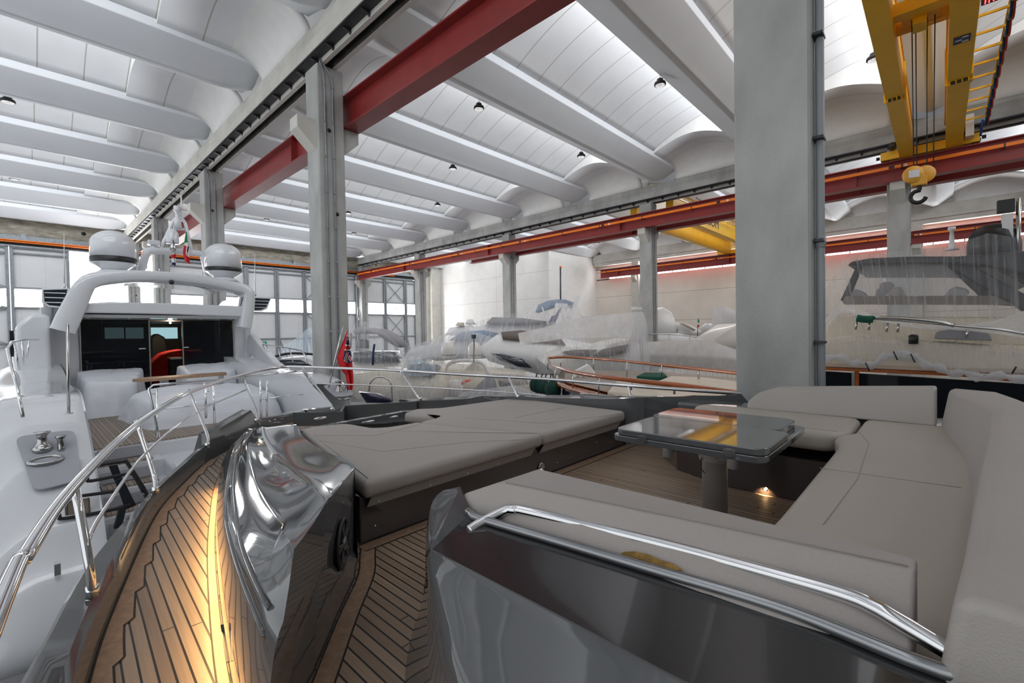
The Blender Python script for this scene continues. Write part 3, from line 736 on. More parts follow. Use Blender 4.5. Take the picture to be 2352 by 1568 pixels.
# ---- pulpit rail
def zl(lst): return [aZ(x, y, z) for x, y, z in lst]
top = bez([V(-.33, -1.0, -.72)]+zl([(0, 1388, -.70), (60, 1273, -.70), (130, 1165, -.70), (200, 1083, -.70), (270, 1013, -.69), (335, 960, -.68), (420, 908, -.66), (500, 877, -.64), (560, 860, -.61), (610, 848, -.585), (660, 842, -.57), (720, 843, -.575), (900, 850, -.63), (1080, 861, -.67), (1250, 870, -.71), (1450, 886, -.76), (1690, 903, -.84), (1780, 910, -.88)]), 6)
MB().use('chrome').tube(top, .0245, 16).build('pulpit_rail', parent=YT)
def stan(pts, r=.0165):
    p = bez(pts, 3); m = MB().use('chrome').tube(p, r, 12); m.lathe([(r+.008, -.0), (r+.008, .05), (r, .055)], pts[0], n=14)
    m.build('stanchion', parent=YT)
stan(zl([(213, 1368, -1.26), (204, 1290, -1.08), (172, 1115, -.72)]), .019)
stan(zl([(358, 1132, -1.26), (353, 1087, -1.15), (313, 965, -.70)]), .017)
stan(zl([(477, 1027, -1.24), (474, 992, -1.12), (433, 895, -.67)]), .016)
stan(zl([(590, 970, -1.10), (588, 942, -1.0), (555, 860, -.62)]), .015)
stan(zl([(763, 944, -1.09), (760, 930, -1.03), (694, 845, -.58)]), .015)
stan(zl([(966, 920, -1.04), (921, 853, -.635)]), .015)
stan(zl([(1190, 914, -.97), (1168, 866, -.69)]), .015)
stan(zl([(1450, 916, -.93), (1443, 886, -.76)]), .015)
MB().use('chrome').tube(bez(zl([(202, 1240, -.98), (240, 1170, -.97), (339, 1036, -.96), (450, 947, -.92), (565, 895, -.84)]), 5), .0105, 10).build('middle_rail', parent=YT)
MB().use('chrome').tube(bez(zl([(722, 880, -.82), (942, 888, -.86), (1183, 902, -.91), (1295, 915, -.97)]), 4), .0105, 10).build('middle_rail', parent=YT)
# ---- foreground coaming wing with the dark sloping panel
M_ = zz([(1080, 1178, -.76), (1100, 1192, -.765), (1300, 1251, -.76), (1500, 1311, -.755), (1800, 1402, -.75), (2140, 1537, -.745)])+[V(1.36, -.12, -.745), V(1.42, -.5, -.745)]
L1 = zz([(990, 1264, -.80), (1040, 1290, -.80), (1140, 1343, -.80), (1250, 1400, -.795), (1400, 1480, -.79), (1560, 1566, -.785)])+[V(.98, .1, -.78), V(.98, -.5, -.78)]
L3 = zz([(985, 1272, -.83), (991, 1310, -.86), (1000, 1350, -.88), (1025, 1450, -.92), (1060, 1568, -.95)])+[V(.70, .62, -.98), V(.60, .1, -1.0), V(.55, -.5, -1.0)]
TP = zz([(1057, 1117, -.715), (1040, 1121, -.72), (1015, 1127, -.73), (997, 1145, -.75), (988, 1170, -.77), (984, 1210, -.79), (985, 1260, -.81)])
n = 36
rM = resample(bez(M_, 6), n); rL1 = resample(bez(L1, 6), n); rL3 = resample(bez(L3, 6), n)
foot = resample(bez([(1.45, 2.05, DK), (1.377, 1.976, DK), (1.175, 1.777, DK), (1.0, 1.55, DK), (.84, 1.2, DK), (.72, .7, DK), (.62, .1, DK), (.56, -.5, DK)], 6), n)
def bulge(a, b, t, dz): return [p.lerp(q, t)+V(0, 0, dz*min(1, i/6)) for i, (p, q) in enumerate(zip(a, b))]
m = MB().use('panel_dark'); m.loft([rM, bulge(rM, rL1, .5, -.004), bulge(rM, rL1, .97, 0)]); m.use('grey_hull')
m.loft([bulge(rM, rL1, .97, 0), rL1, bulge(rL1, rL3, .1, -.002), bulge(rL1, rL3, .5, .004), bulge(rL1, rL3, .85, .006), rL3, [p.lerp(q, .06)+V(-.01, 0, 0) for p, q in zip(rL3, foot)], [p.lerp(q, .5)+V(.02, 0, 0) for p, q in zip(rL3, foot)], foot])
# tip
tip_in = [aZ(1080, 1178, -.76)]
c = V(0, 0, 0)
tl = resample(bez(TP, 4), 14)
inn = [aZ(1057, 1117, -.715).lerp(aZ(1080, 1178, -.76), i/13) for i in range(14)]
edge = [aZ(1080, 1178, -.76).lerp(aZ(990, 1264, -.80), i/13) for i in range(14)]
m.loft([[V(p.x, p.y, p.z) for p in tl], [p.lerp(q, .35)+V(0, 0, -.012) for p, q in zip(tl, [aZ(1057, 1117, -.715).lerp(aZ(990, 1264, -.80), (i/13)) for i in range(14)])], [inn[0].lerp(edge[-1], i/13) for i in range(14)]])
m.add([inn[0], inn[-1], edge[-1]], [(0, 1, 2)])
# outer skin of the tip down to the foot
ft = [V(1.95, 2.45, DK).lerp(V(1.45, 2.05, DK), i/13) for i in range(14)]
m.loft([tl, [p.lerp(q, .08)+V(-.008, .008, 0) for p, q in zip(tl, ft)], [p.lerp(q, .5) for p, q in zip(tl, ft)], ft])
m.loft([[p for p in inn], [V(p.x+.25, p.y+.1, DK) for p in inn]])
o = m.build('cockpit_coaming', parent=YT); es = o.modifiers.new('es', 'EDGE_SPLIT'); es.split_angle = math.radians(50)
MB().use('moulding_metal').tube([p+V(-.014, 0, .012) for p in rM], .017, 12).build('edge_moulding', parent=YT, smooth=True)
gr = bez(zl([(1078, 1218, -.782), (1100, 1203, -.765), (1158, 1173, -.725), (1180, 1170, -.715), (1220, 1176, -.71), (1500, 1244, -.70), (1800, 1325, -.69), (1940, 1366, -.685), (2010, 1395, -.685), (2070, 1430, -.695), (2300, 1568, -.74), (2450, 1660, -.77)]), 6)
g = MB().use('chrome').tube(gr, .0205, 20); g.lathe([(.026, -.004), (.024, .006), (.02, .008)], aZ(1078, 1222, -.787), n=18); g.build('grab_rail', parent=YT)
# ---- lounge base and table
m = MB().use('brown_gloss')
bp_ = [V(4.29, .62, 0), V(4.29, 1.45, 0), V(4.5, 1.95, 0), V(4.9, 2.3, 0), V(5.5, 2.3, 0), V(5.6, -.3, 0), V(1.3, -.3, 0), V(1.4, 1.5, 0), V(2.0, 1.5, 0), V(2.1, .62, 0)]
m.prism([V(p.x, p.y, DK) for p in bp_], (0, 0, .36)); m.build('lounge_base', parent=YT, bevel=.01)
m = MB().use('grey_hull'); m.box(5.32, 5.75, -.6, 2.3, DK, -.86); m.box(1.2, 5.75, -.9, -.28, DK, -.72); m.build('lounge_surround', parent=YT, bevel=.03)
m = MB().use('warm_lamp').lathe([(.009, 0), (.009, .003)], aX(1757, 1124, 4.286), (-1, 0, 0), 12); co = m.build('courtesy_light', parent=YT, label='lit round courtesy light')
MB().use('chrome').lathe([(.010, 0), (.017, .002), (.017, .0)], aX(1757, 1124, 4.287), (-1, 0, 0), 18).build('light_ring', parent=YT)
lp = bpy.data.lights.new('courtesy_lamp', 'SPOT'); lp.energy = .7; lp.color = (1, .6, .28); lp.spot_size = 2.2; lp.shadow_soft_size = .01
lo = bpy.data.objects.new('courtesy_lamp', lp); lo.location = (aX(1757, 1124, 4.286)+V(-.02, 0, 0))*CAM_SCALE; lo.rotation_euler = (0, math.radians(50), math.pi); col.objects.link(lo)
# side deck courtesy lights: warm wash along the pod foot
for k in range(6):
    y = .9+.75*k; i = min(range(len(PF)), key=lambda q: abs(PF[q].y-y)); p = PF[i]; t = (PF[min(i+1, len(PF)-1)]-PF[i-1]).normalized()
    l = bpy.data.lights.new('deck_lamp', 'AREA'); l.shape = 'RECTANGLE'; l.size = .014; l.size_y = .76*CAM_SCALE; l.energy = .9 if y < 3.2 else .65; l.color = (1, .60, .24)
    o = bpy.data.objects.new('deck_lamp', l); o.location = V(p.x-.022*t.y, p.y+.022*t.x, -1.31)*CAM_SCALE; o.rotation_euler = (0, math.radians(0), math.atan2(t.y, t.x)-math.pi/2); col.objects.link(o)
# ---- cushions
def cushion(name, poly, z0, z1, mname, label, cat, r=.05, group=None, top_in=.012, seams=(), corner=.05, piping=False, crown=.008):
    """upholstered pad: plan polygon (x,y), rounded edges"""
    P = roundpoly([V(x, y, 0) for x, y in poly], corner, 5)
    # inward offset helper
    k = len(P); ar = sum(P[i-1].x*P[i].y-P[i].x*P[i-1].y for i in range(k)); sg = 1 if ar > 0 else -1
    nr = []
    for i in range(k):
        t = (P[(i+1) % k]-P[i-1]).normalized(); nr.append(V(-t.y, t.x, 0)*sg)
    rings = []; h = z1-z0; r = min(r, h*.45)
    for a in (0, 30, 60, 90): q = math.radians(a); rings.append(([p+nn*(r*(1-math.sin(q))) for p, nn in zip(P, nr)], z0+r*(1-math.cos(q))))
    for a in (0, 22, 45, 67, 90): q = math.radians(a); rings.append(([p+nn*(r*(1-math.cos(q))) for p, nn in zip(P, nr)], z1-r*(1-math.sin(q))))
    m = MB().use(mname); rows = [[V(p.x, p.y, z) for p in R] for R, z in rings]; m.loft(rows, closed=True)
    b = rows[0]; t = rows[-1]
    def fill(row, dz, fl):
        bm = bmesh.new(); vs = [bm.verts.new(p) for p in row]; f = bm.faces.new(vs); bmesh.ops.triangulate(bm, faces=[f]); bm.verts.index_update()
        m.add([v.co.copy() for v in bm.verts], [tuple(v.index for v in f.verts) for f in bm.faces]); bm.free()
    fill(t, 0, 0); fill(b, 0, 1)
    o = m.build(name, smooth=True, label=None); tag(o, label, cat, group)
    es = o.modifiers.new('es', 'EDGE_SPLIT'); es.split_angle = math.radians(55)
    for sm_ in seams:
        pts = [V(x, y, z1+.0008) for x, y in sm_]
        MB().use('seam').tube(pts, .0022, 6).build('seam', parent=o)
    return o
def P2(lst, z): return [(aZ(x, y, z).x, aZ(x, y, z).y) for x, y in lst]
zt = -.955
left_px = [(682, 989), (713, 979), (790, 971), (815, 973), (861, 981), (892, 979), (958, 968), (1060, 980)]
LP = [(1.50, 2.75), (3.355, 2.75)]+P2([(1060, 980), (958, 968), (892, 979), (861, 981), (815, 973), (790, 971), (713, 979), (690, 986)], zt)
RP = [(3.375, 2.75), (4.91, 2.75), (4.95, 4.6)]+P2([(1009, 936), (955, 938), (927, 947), (968, 952), (1006, 955), (994, 960), (962, 968), (1064, 980)], zt)
c1 = cushion('sunpad_cushion', LP, -1.085, zt, 'leather', 'beige upholstered sunpad cushion nearest the grey coachroof, left of the seam', 'cushion', r=.045, corner=.05,
        seams=[P2([(735, 1012), (880, 1037), (1075, 1015), (1245, 1008)], zt), P2([(720, 1000), (860, 1000), (962, 975)], zt)])
c2 = cushion('sunpad_cushion', RP, -1.085, zt, 'leather', 'beige upholstered sunpad cushion right of the seam, beside the grey coaming', 'cushion', r=.045, corner=.05,
        seams=[P2([(1300, 935), (1180, 960)], zt), P2([(1064, 960), (1250, 972), (1430, 950)], zt)])
for cu, xa, xb, xs in ((c1, 1.58, 3.3, (1.66, 2.1, 2.48, 2.83, 3.12)), (c2, 3.42, 4.88, (3.5, 3.85, 4.15, 4.45, 4.72))):
    MB().use('flap_grey').add([(xa, 2.80, -1.085), (xb, 2.80, -1.085), (xb, 2.862, -1.175), (xa, 2.862, -1.175)], [(0, 1, 2, 3)]).build('snap_flap', parent=cu, solid=.004)
    for x in xs: MB().use('chrome').lathe([(.0, .008), (.007, .005), (.010, 0)], (x, 2.846, -1.152), (0, -.8, .6), 12).build('snap', parent=cu)
zs = -.83
cushion('seat_cushion', [(1.5, -.26), (5.2, -.2), (5.18, .50), (4.45, .50), (4.25, .60), (3.95, .53), (2.3, .53), (1.5, .56)], zs-.15, zs, 'leather_seat', 'long pale leather seat cushion along the back of the lounge', 'cushion', corner=.08,
        seams=[[(2.28, .36), (3.1, .33), (4.1, .37), (4.5, .47)], [(3.2, .52), (3.25, -.08)]])
cushion('seat_cushion', [(4.26, .62), (4.45, .52), (5.2, .52), (5.24, 1.6), (5.2, 1.95), (5.0, 1.98), (4.6, 1.72), (4.26, 1.35)], zs-.15, zs, 'leather_seat', 'pale leather seat cushion behind the table under the low backrest', 'cushion', corner=.1,
        seams=[[(4.42, .6), (4.42, 1.35), (4.9, 1.85)]])
cushion('seat_cushion', [(1.50, .57), (2.0, .57), (2.0, 1.3), (2.16, 1.62), (2.0, 1.76), (1.62, 1.84), (1.50, 1.75)], zs-.15, zs, 'leather', 'pale leather seat end cushion behind the chrome grab rail', 'cushion', corner=.07)
# backrests as lofts
def backrest(name, rows, mname, label, rnd=.03, caps=True, seg=3):
    m = MB().use(mname); m.loft(rows, smooth=True, closed=True, caps=caps); o = m.build(name, bevel=rnd, seg=seg, angle=30, smooth=True); tag(o, label, 'backrest cushion')
    wn = o.modifiers.new('wn', 'WEIGHTED_NORMAL'); wn.keep_sharp = False; return o
# starboard: low wedge rising aft
def bsec(y, z, xi=5.23, lean=.13, th=.2):
    return [V(xi, y, zs-.02), V(xi+lean*.9, y, z-.01), V(xi+lean+th*.8, y, z), V(xi+lean+th, y, z-.03), V(xi+lean+th, y, zs-.02)]
backrest('backrest_cushion', [bsec(1.50, zs+.06, 5.22, .02, .2), bsec(1.42, -.68, 5.22, .07, .22), bsec(1.25, -.615, 5.22), bsec(.7, -.575, 5.22), bsec(.02, -.525, 5.20)], 'leather', 'pale leather backrest cushion along the far side of the lounge')
# aft: curved tall backrest
def asec(x, yi, z, yt, yb=-.50):
    return [V(x, yi, zs-.03), V(x, yt, z), V(x, yt-.04, z+.012), V(x, yt-.26, z), V(x, yb, z-.09), V(x, yb, zs-.03)]
backrest('backrest_cushion', [asec(1.30, .02, -.565, -.02), asec(1.6, -.01, -.55, -.05), asec(2.3, -.07, -.54, -.10), asec(3.1, -.11, -.53, -.17), asec(4.1, -.10, -.53, -.25), asec(4.7, -.05, -.53, -.15), asec(5.24, .0, -.53, -.05)], 'leather', 'tall curved pale leather backrest cushion at the right picture edge')
# port: long wedge with perforated outer face
def psec(y, xr, z, xin=1.63, xo=1.30, zo=-.77):
    return [V(xo, y, zo), V(xr, y, z), V(xin, y, z-.004), V(xin+.03, y, zs-.01), V(xo+.02, y, zs-.01)]
pb = backrest('backrest_cushion', [psec(1.60, 1.37, -.735, 1.44, 1.33, -.765), psec(1.36, 1.375, -.63), psec(.95, 1.43, -.625), psec(.5, 1.49, -.622), psec(.045, 1.545, -.62)], 'leather_perf', 'long pale perforated leather backrest cushion behind the chrome grab rail', rnd=.012)
MB().use('seam').tube([V(1.378, 1.34, -.628), V(1.43, .95, -.6225), V(1.49, .5, -.6195), V(1.543, .06, -.6175)], .002, 6).build('seam', parent=pb)
def stain():
    pts = [(1421, 1277), (1435, 1269), (1460, 1268), (1490, 1275), (1520, 1288), (1550, 1297), (1570, 1312), (1540, 1310), (1500, 1297), (1460, 1286)]
    out = []
    for x, y in pts:
        # plane of the outer face near y .65: through (1.30,-.77) and (1.47,-.623)
        d = ray(x, y); a = .147/.17; k = (-.77-1.30*a)/(d.z-a*d.x); p = d*k; out.append(p+V(-.003, 0, .003))
    m = MB().use('foam_stain'); m.add(out, [tuple(range(len(out)))]); m.build('worn_patch', parent=pb, solid=.003, label='worn brown foam patch on the lower edge')
stain()
# ---- folding table
TT = thing('folding_table', 'glossy grey folding table on a thick metal pedestal', 'table', (3.45, 1.2, DK))
zt2 = -.70
def tb(x0, x1, y0, y1, z0, z1, r=.09): return roundpoly([V(x0, y0, z1), V(x1, y0, z1), V(x1, y1, z1), V(x0, y1, z1)], r, 6), z1-z0
for (x0, x1, y0, y1, z0, z1) in ((2.90, 3.52, .735, 1.72, zt2-.043, zt2), (3.525, 4.04, .80, 1.75, zt2-.043, zt2), (2.90, 4.04, .735, 1.75, zt2-.088, zt2-.046)):
    P, h = tb(x0, x1, y0, y1, z0, z1); MB().use('table_grey').slab(P, h).build('table_leaf', parent=TT, bevel=.006, seg=3)
for y in (.93, 1.5):
    m = MB().use('steel_satin'); m.box(2.892, 2.905, y-.035, y+.035, zt2-.065, zt2-.028); m.box(2.888, 2.9, y-.02, y+.02, zt2-.07, zt2-.024); m.build('hinge', parent=TT)
m = MB().use('pedestal_metal'); m.lathe([(.086, DK), (.086, -.955), (.10, -.95), (.108, -.94), (.108, -.855), (.10, -.845), (.075, -.845), (.075, -.79)], (3.42, 1.2, 0), n=36); m.build('pedestal', parent=TT)
for x, y in ((3.12, 1.42), (3.12, .98), (3.75, 1.42), (3.27, 1.08)): MB().use('pedestal_metal').lathe([(.036, -.90), (.036, -.79)], (x, y, 0), n=18).build('socket', parent=TT)
m = MB().use('aluminium').lathe([(.028, 0), (.034, .008), (.034, .022), (.012, .028), (.012, .08)], (3.33, 1.36, -.87), (.5, -.86, 0), n=10); m.build('clamp_knob', parent=TT)
MB().use('black').tube(bez([(3.36, 1.24, -.86), (3.32, 1.26, -.95), (3.34, 1.25, -1.03), (3.40, 1.2, -1.06)], 6), .003, 6).build('cord', parent=TT)
CAM_SCALE = 1.0
# ================================================================== WHITE YACHT ON THE LEFT
G = 15.5; ZD = -1.74
teak('teak_grey', (.24, .19, .155), (.36, .30, .25), period=.062, seam=.007, seamcol=(.05, .04, .035), rough=.6)
mat('white_yacht', (.69, .705, .73), .16, coat=.8)
mat('cover_white', (.72, .74, .79), .55, vary=.03, bump=.9, bscale=5, scale=3)
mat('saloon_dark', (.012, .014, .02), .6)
mat('tinted_glass', (.006, .009, .014), .03, coat=.0, alpha=.72, spec=.35)
mat('grey_pad', (.40, .41, .45), .6)
mat('capstan', (.5, .5, .5), .12, metal=1.0)
mat('vent_dark', (.004, .010, .02), .35)
WY = thing('motor_yacht', 'white motor yacht on the left with two radar domes and an open saloon door', 'yacht', (2.4, 14, FLOOR))
def pts(lst, y): return [aY(a, b, y) for a, b in lst]
# hull quarters as lofts across x
prof = [(15.6, -.55), (14.3, -.62), (12.7, -.80), (11.4, -.83), (10.0, -.84), (9.3, -1.06), (8.6, -1.36), (7.9, -1.78), (7.3, -2.25), (6.85, -2.75), (6.65, -3.1), (6.75, -3.33), (7.2, -3.48), (9, -3.6), (16, -3.75)]
prof = [(p.y, p.z) for p in bez([V(0, a, b) for a, b in prof], 4)]
def quarter(x_in, x_out, sg):
    rows = []
    for u, dz, dy in ((0, -.01, .0), (.03, .0, .0), (.5, .0, 0), (.75, -.03, .04), (.88, -.09, .1), (.96, -.2, .22), (1.0, -.42, .45), (1.03, -.8, .9)):
        x = x_in+(x_out-x_in)*u
        rows.append([V(x+ (0 if u < .5 else 0), y+dy*max(0, min(1, (12-y)/4)), z+dz*max(0, min(1, (z+3.6)/1.5))) for y, z in prof])
    return rows
m = MB().use('white_yacht'); R_ = quarter(.60, -.50, 1); m.loft(R_)
b0 = [V(.62, y, z) for y, z in prof]; c = V(.62, 11, -2.4); m.add([c]+b0, [(0, i+1, (i+1) % len(b0)+1) for i in range(len(b0))])
m.build('port_quarter', parent=WY)
m = MB().use('black'); band = [[V(x, y-.012, z) for z in (-3.16, -3.24)] for x, y in ((.58, 6.66), (.3, 6.66), (0, 6.68), (-.25, 6.8), (-.42, 7.1))]; m.loft(band, smooth=True); m.build('boot_stripe', parent=WY)
m = MB().use('white_yacht'); R_ = quarter(4.05, 4.93, -1); R_ = [[p for p in r if p.y > 8.2 and p.z > -1.8] for r in R_]; k = min(len(r) for r in R_); m.loft([r[:k] for r in R_])
m.add([V(4.05, 15.6, -.55)]+[V(4.05, y, z) for y, z in prof if y > 8.2 and z > -1.8]+[V(4.05, 8.2, -1.8), V(4.05, 15.6, -1.8)], [(0,)+tuple(range(1, len([1 for y, z in prof if y > 8.2 and z > -1.8])+3))])
m.build('starboard_quarter', parent=WY)
m = MB().use('white_yacht'); m.box(.6, 4.05, 9.9, 22, ZD-.9, ZD-.02); m.box(.6, 4.05, 9.75, 9.95, -3.3, ZD-.02); m.box(.6, 4.1, 7.0, 9.8, -3.5, -3.3); m.box(-.5, 4.9, 15.8, 26, -3.5, ZD-.05); m.build('hull', parent=WY, bevel=.02)
MB().use('teak_grey').box(.62, 4.05, 9.86, G+1.2, ZD-.02, ZD).build('aft_deck', parent=WY)
# stairs with grey pads and teak treads
for i in range(5):
    y1 = 9.75-.42*i; z1 = ZD-.20-.27*i
    m = MB().use('white_yacht'); m.box(.68, 1.55, y1-.42, y1+.02, z1-.6, z1-.03); m.build('step', parent=WY)
    MB().use('teak_grey').box(.74, 1.42, y1-.30, y1-.05, z1-.03, z1).build('tread', parent=WY, bevel=.008)
    MB().use('grey_pad').box(.76, 1.36, y1-.045, y1-.02, z1+.01, z1+.19).build('riser_pad', parent=WY, bevel=.01)
m = MB().use('white_yacht'); m.box(1.55, 4.05, 8.2, 9.9, -3.4, ZD-.25); m.build('garage_door', parent=WY, bevel=.05)
# winch recesses
def recess(px, py, zz_, lab):
    p = aZ(px, py, zz_)
    t = MB(); t.use('grey_pad'); 
    return p
def capstan(p, name_label, s=1.0):
    t = thing('mooring_winch', name_label, 'winch', tuple(p), 'polished mooring winches of the white yacht')
    MB().use('capstan').lathe([(.10*s, 0), (.10*s, .05), (.075*s, .07), (.05*s, .11), (.048*s, .2), (.085*s, .235), (.085*s, .25), (.02, .255)], p, n=20).build('drum', parent=t)
    q = p+V(.17*s, -.05, -.02)
    MB().use('capstan').lathe([(.05*s, 0), (.035*s, .04), (.035*s, .15), (.06*s, .19), (.055*s, .20)], q, n=16).build('bollard', parent=t)
    r = p+V(.02, -.22*s, -.08); P = [r+V(.15*s*math.cos(a), .075*s*math.sin(a), .03*math.sin(a)) for a in [i*2*math.pi/20 for i in range(20)]]
    MB().use('capstan').tube(P, .022*s, 8, closed=True).build('fairlead_ring', parent=t)
for (x0, x1, y0, y1, z0, z1) in ((-.12, .42, 7.75, 8.75, -1.86, -1.30),):
    zq = lambda y: -1.36-.6*(8.6-y)
    P = roundpoly([V(-.10, 8.72, zq(8.72)+.05), V(.46, 8.72, zq(8.72)+.05), V(.46, 7.85, zq(7.85)+.06), V(.05, 7.80, zq(7.8)+.06)], .12, 5)
    P = [V(p.x, p.y, p.z+.012) for p in P]
    MB().use('grey_pad').add(P, [tuple(range(len(P)))]).build('winch_recess', parent=WY, solid=.02)
capstan(V(.14, 8.45, -1.42), 'polished winch in a grey recess on the left quarter of the white yacht')
capstan(V(4.45, 9.1, -1.18), 'polished winch on the right quarter of the white yacht beside the red ensign', .9)
P = roundpoly([V(4.22, 9.35, -1.035), V(4.66, 9.35, -1.035), V(4.66, 8.85, -1.24), V(4.26, 8.85, -1.24)], .1, 4); MB().use('grey_pad').add(P, [tuple(range(len(P)))]).build('winch_recess', parent=WY, solid=.02)
m = MB().use('steel_satin'); m.lathe([(.05, 0), (.05, .012), (.03, .02)], aZ(89*1+0, 1018, -1.55)+V(.3, 0, 0), n=16); m.build('deck_filler', parent=WY)
m = MB().use('chrome').box(.17, .22, 6.93, 7.0, -2.52, -2.40); m.build('hull_fitting', parent=WY)
# bulkhead with sliding glass doors
GX = [aY(x, 790, G).x for x in (182, 235, 343, 417, 503, 536)]
zt_, zb_ = aY(182, 733, G).z, ZD
m = MB().use('white_yacht')
m.box(.35, GX[0], G-.05, G+.15, ZD, .9); m.box(GX[5], 4.75, G-.05, G+.15, ZD, .9); m.box(GX[0], GX[5], G-.05, G+.15, zt_+.04, .9)
m.box(.3, .5, G-.1, G+5, ZD, .8); m.box(4.62, 4.78, G-.1, G+5, ZD, .8)
m.build('bulkhead', parent=WY, bevel=.02)
f = MB().use('steel_satin')
for x in (GX[0], GX[5]-.03, GX[2]-.02, GX[3]): f.box(x, x+.03, G-.09, G-.02, ZD, zt_+.03)
f.box(GX[0], GX[5], G-.09, G-.02, zt_, zt_+.035); f.build('door_frame', parent=WY)
for a, b in ((0, 1), (1, 2), (3, 4), (4, 5)): MB().use('tinted_glass').box(GX[a]+.008, GX[b]-.008, G-.06, G-.045, ZD, zt_).build('glass_panel', parent=WY)
for x in (GX[2]-.14, GX[3]+.10): MB().use('white_paint').box(x-.09, x+.05, G-.075, G-.06, -.26, -.235).build('door_handle', parent=WY)
# saloon seen through the door
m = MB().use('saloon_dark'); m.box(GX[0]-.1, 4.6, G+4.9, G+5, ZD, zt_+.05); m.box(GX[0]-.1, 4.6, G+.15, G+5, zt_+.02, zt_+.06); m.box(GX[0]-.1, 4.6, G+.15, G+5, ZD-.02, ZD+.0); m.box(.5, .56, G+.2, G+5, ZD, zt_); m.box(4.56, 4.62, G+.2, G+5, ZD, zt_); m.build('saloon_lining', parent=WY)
m = MB().use('daylight'); 
for a, b in ((240, 285), (288, 330), (346, 408)):
    p, q = aY(a, 752, G+4.88), aY(b, 777, G+4.88); m.box(p.x, q.x, G+4.86, G+4.88, q.z, p.z)
MATS['pane_far'] = MATS['daylight']
glow('windscreen_view', (.45, .75, .80), .4)
mm = MB().use('windscreen_view'); mm.v = list(m.v); mm.f = list(m.f); mm.m = [0]*len(m.f); mm.sm = list(m.sm); mm.build('windscreen', parent=WY)
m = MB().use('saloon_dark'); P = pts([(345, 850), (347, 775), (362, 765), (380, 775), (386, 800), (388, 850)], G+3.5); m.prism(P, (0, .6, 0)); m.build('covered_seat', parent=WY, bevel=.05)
sl = bpy.data.lights.new('saloon_lamp', 'POINT'); sl.energy = 22; sl.color = (1, .75, .5); sl.shadow_soft_size = .05; so = bpy.data.objects.new('saloon_lamp', sl); so.location = aY(391, 741, G+1.9)+V(0, 0, -.05); col.objects.link(so)
def redcloth():
    q = G+1.6
    P = pts([(343, 880), (345, 838), (358, 824), (372, 812), (392, 806), (416, 802), (445, 805), (468, 802), (470, 818), (440, 824), (418, 838), (416, 880)], q)
    m = MB().use('red_cloth'); m.prism(P, (0, .7, 0)); return m.build('dust_sheet', bevel=.06, seg=3)
rc = redcloth(); tag(rc, 'red dust sheet over saloon furniture seen through the open yacht door', 'dust sheet')
a_, b_ = aY(391, 825, G+1.0), aY(418, 880, G+1.0)
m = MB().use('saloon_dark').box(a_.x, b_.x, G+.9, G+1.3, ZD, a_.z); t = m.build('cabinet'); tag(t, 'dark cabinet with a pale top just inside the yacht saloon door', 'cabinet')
MB().use('cream_gel').box(a_.x-.02, b_.x+.02, G+.86, G+1.34, a_.z, a_.z+.05).build('top', parent=t)
MB().use('warm_lamp').lathe([(.03, 0), (.03, .01)], aY(391, 741, G+2)+V(0, 0, 0), (0, -1, 0), 12).build('ceiling_spot', parent=WY)
# brow, hoop and hardtop
YH = G-1.1
m = MB().use('white_yacht'); br = pts([(172, 698), (250, 693), (400, 696), (560, 703), (560, 716), (556, 727), (400, 722), (250, 719), (165, 718)], YH)
m.prism(br, (0, 2.4, 0)); m.build('brow', parent=WY, bevel=.04, seg=3)
m = MB().use('white_yacht'); P = pts([(180, 727), (556, 730)], YH+.25); m.box(P[0].x-.1, P[1].x+.1, YH+.2, G, aY(300, 733, G).z-.0, aY(300, 722, YH).z); m.build('soffit', parent=WY)
for px in (202, 297, 383, 460, 528): MB().use('steel_satin').lathe([(.035, 0), (.035, .01)], (aY(px, 722, YH+.6).x, YH+.6, aY(300, 733, G).z-.012), n=14).build('downlight', parent=WY)
def hoop(path, wds, y, dep, name):
    c = resample(bez(pts(path, y), 6), 48); ws = [wds[0]+(wds[-1]-wds[0])*0 for _ in c]
    n = len(c); ws = [wds[min(len(wds)-1, int(i/n*len(wds)))] for i in range(n)]
    ws = [sum(ws[max(0, i-4):i+5])/len(ws[max(0, i-4):i+5]) for i in range(n)]
    rows = []
    for i in range(n):
        t = (c[min(i+1, n-1)]-c[max(i-1, 0)]).normalized(); nn = V(-t.z, 0, t.x); w2 = ws[i]/2
        rows.append([c[i]+nn*w2+V(0, .03, 0), c[i]+nn*(w2-.03), c[i]-nn*(w2-.03), c[i]-nn*w2+V(0, .03, 0), c[i]-nn*w2+V(0, dep, 0), c[i]+nn*w2+V(0, dep, 0)])
    m = MB().use('white_yacht'); m.loft(rows, closed=True, caps=True); o = m.build(name, parent=WY); es = o.modifiers.new('es', 'EDGE_SPLIT'); es.split_angle = math.radians(50); return o
hoop([(145, 760), (165, 716), (196, 655), (222, 640), (260, 634), (330, 632), (400, 635), (480, 644), (545, 658), (571, 667), (575, 690), (566, 752)], [.44, .42, .36, .28, .24, .23, .23, .23, .24, .26, .26, .30], YH-.1, .7, 'hardtop_hoop')
m = MB().use('white_yacht'); P = pts([(235, 634), (330, 629), (400, 632), (480, 641), (548, 656)], YH+.3); Q = [p+V(0, 3.2, .05) for p in P]
m.loft([P, Q], smooth=True); m.build('hardtop', parent=WY, solid=.1)
MB().use('black').ball(aY(394, 648, YH-.12), .06, (1, .7, 1)).build('camera_dome', parent=WY)
m = MB().use('white_yacht'); P = [aY(560, 680, YH), aY(500, 705, YH+2.4), aY(560, 705, YH)]; m.prism([P[0]+V(-.1, 0, 0), P[0]+V(-.1, .3, -.5), V(P[0].x-.12, YH+2.6, P[2].z), V(P[0].x-.12, YH+1.6, P[0].z-.05)], (.06, 0, 0)); m.build('wing', parent=WY, bevel=.02)
